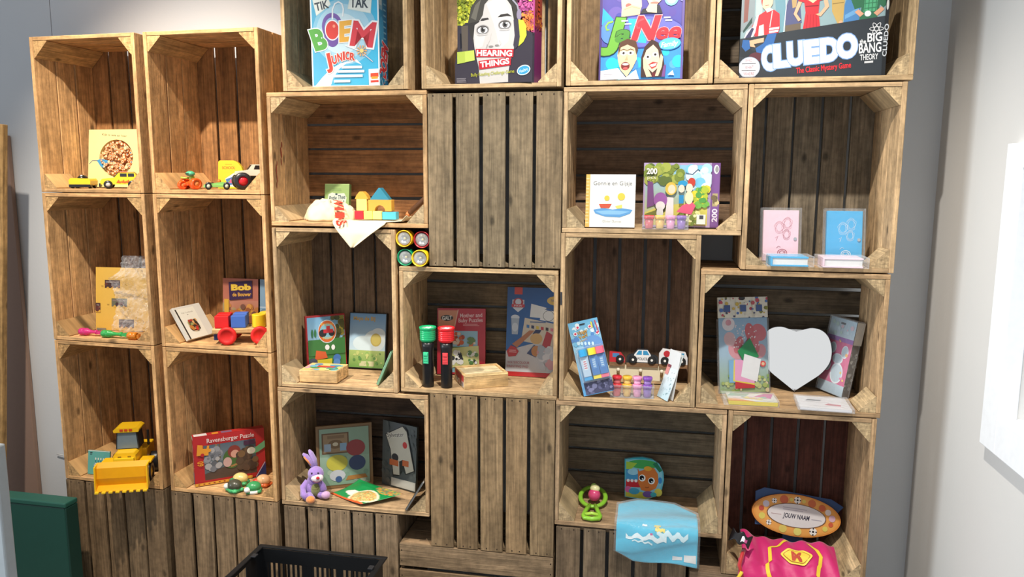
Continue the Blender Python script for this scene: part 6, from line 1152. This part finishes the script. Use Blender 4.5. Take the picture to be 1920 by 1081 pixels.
slotted(t, 'handle_side', T(x0 + .014, y0 + .020, 0, rz=90), d - .04, True); slotted(t, 'handle_side', T(-x0 - .010, y0 + .020, 0, rz=90), d - .04, True)
link('basket_floor', MB().box(x0 + .016, -x0 - .016, y0 + .02, -y0 - .02, .004, .010, BK), GLOSSB, t)
rm = MB()
for b in ((x0, -x0, y0, y0 + .016), (x0, -x0, -y0 - .016, -y0), (x0, x0 + .018, y0 + .0163, -y0 - .0163), (-x0 - .018, -x0, y0 + .0163, -y0 - .0163)): rm.box(b[0], b[1], b[2], b[3], hz - .0055, hz, BK)
link('rim', rm, GLOSSB, t, bevel=.002)
for sx in (-1, 1):
    for sy in (-1, 1): link('rim_clip', MB().box(sx * (w / 2 - .024) - .008, sx * (w / 2 - .024) + .008, sy * .09 - .010, sy * .09 + .010, hz + .0003, hz + .005, '2a2c30'), GLOSSB, t, bevel=.0015)
t = thing('storage_case', 'dark green flat case standing on the floor at the lower left', 'case', (-.945, -.060, 0), (0, 0, R(-1)))
GR = '1c4a40'
link('case_body', MB().box(-.225, .216, -.040, .010, .0, .462, GR), PAINT, t, bevel=.004); link('case_lid', MB().box(-.227, .222, -.043, .013, .4625, .480, '23574b'), PAINT, t, bevel=.004); link('case_edge', MB().box(.2165, .222, -.041, .011, .004, .4620, '163c34'), PAINT, t, bevel=.002)
t = link('grey_panel', MB().box(-.40, 0, 0, .03, 0, .955, 'b4bcc0'), PAINT, None, (-.266, -.80, 0), bevel=.004); tag(t, 'pale grey upright panel close by at the lower left edge', 'panel')
o = link('wooden_board', MB().box(-.14, 0, 0, .022, 0, 1.715, 'b8925e', 2), WOOD, None, (-1.205, .090, .020), (0, R(6.2), 0), .002); tag(o, 'rough pale wooden board leaning at the far left edge', 'board')
o = link('wall_shadow_panel', MB().box(-.30, 0, 0, .018, 0, 1.70, '93796a', 2), PAINT, None, (-1.206, .298, .0), bevel=.002); tag(o, 'plain brown panel standing against the back wall at the far left', 'panel')  # brown sheet in place of the board's soft cast shadow on the wall
o = link('thin_cable', MB().tube([(-1.12, .312, .470), (-1.02, .306, .462), (-.92, .300, .445), (-.86, .290, .430)], .0022, 'dcdedd', 6).tube([(-.86, .290, .430), (-.93, .300, .412), (-1.0, .306, .400), (-1.06, .312, .385)], .0022, 'dcdedd', 6), PLAST, None); tag(o, 'thin white cable looped low on the wall at the left', 'cable')
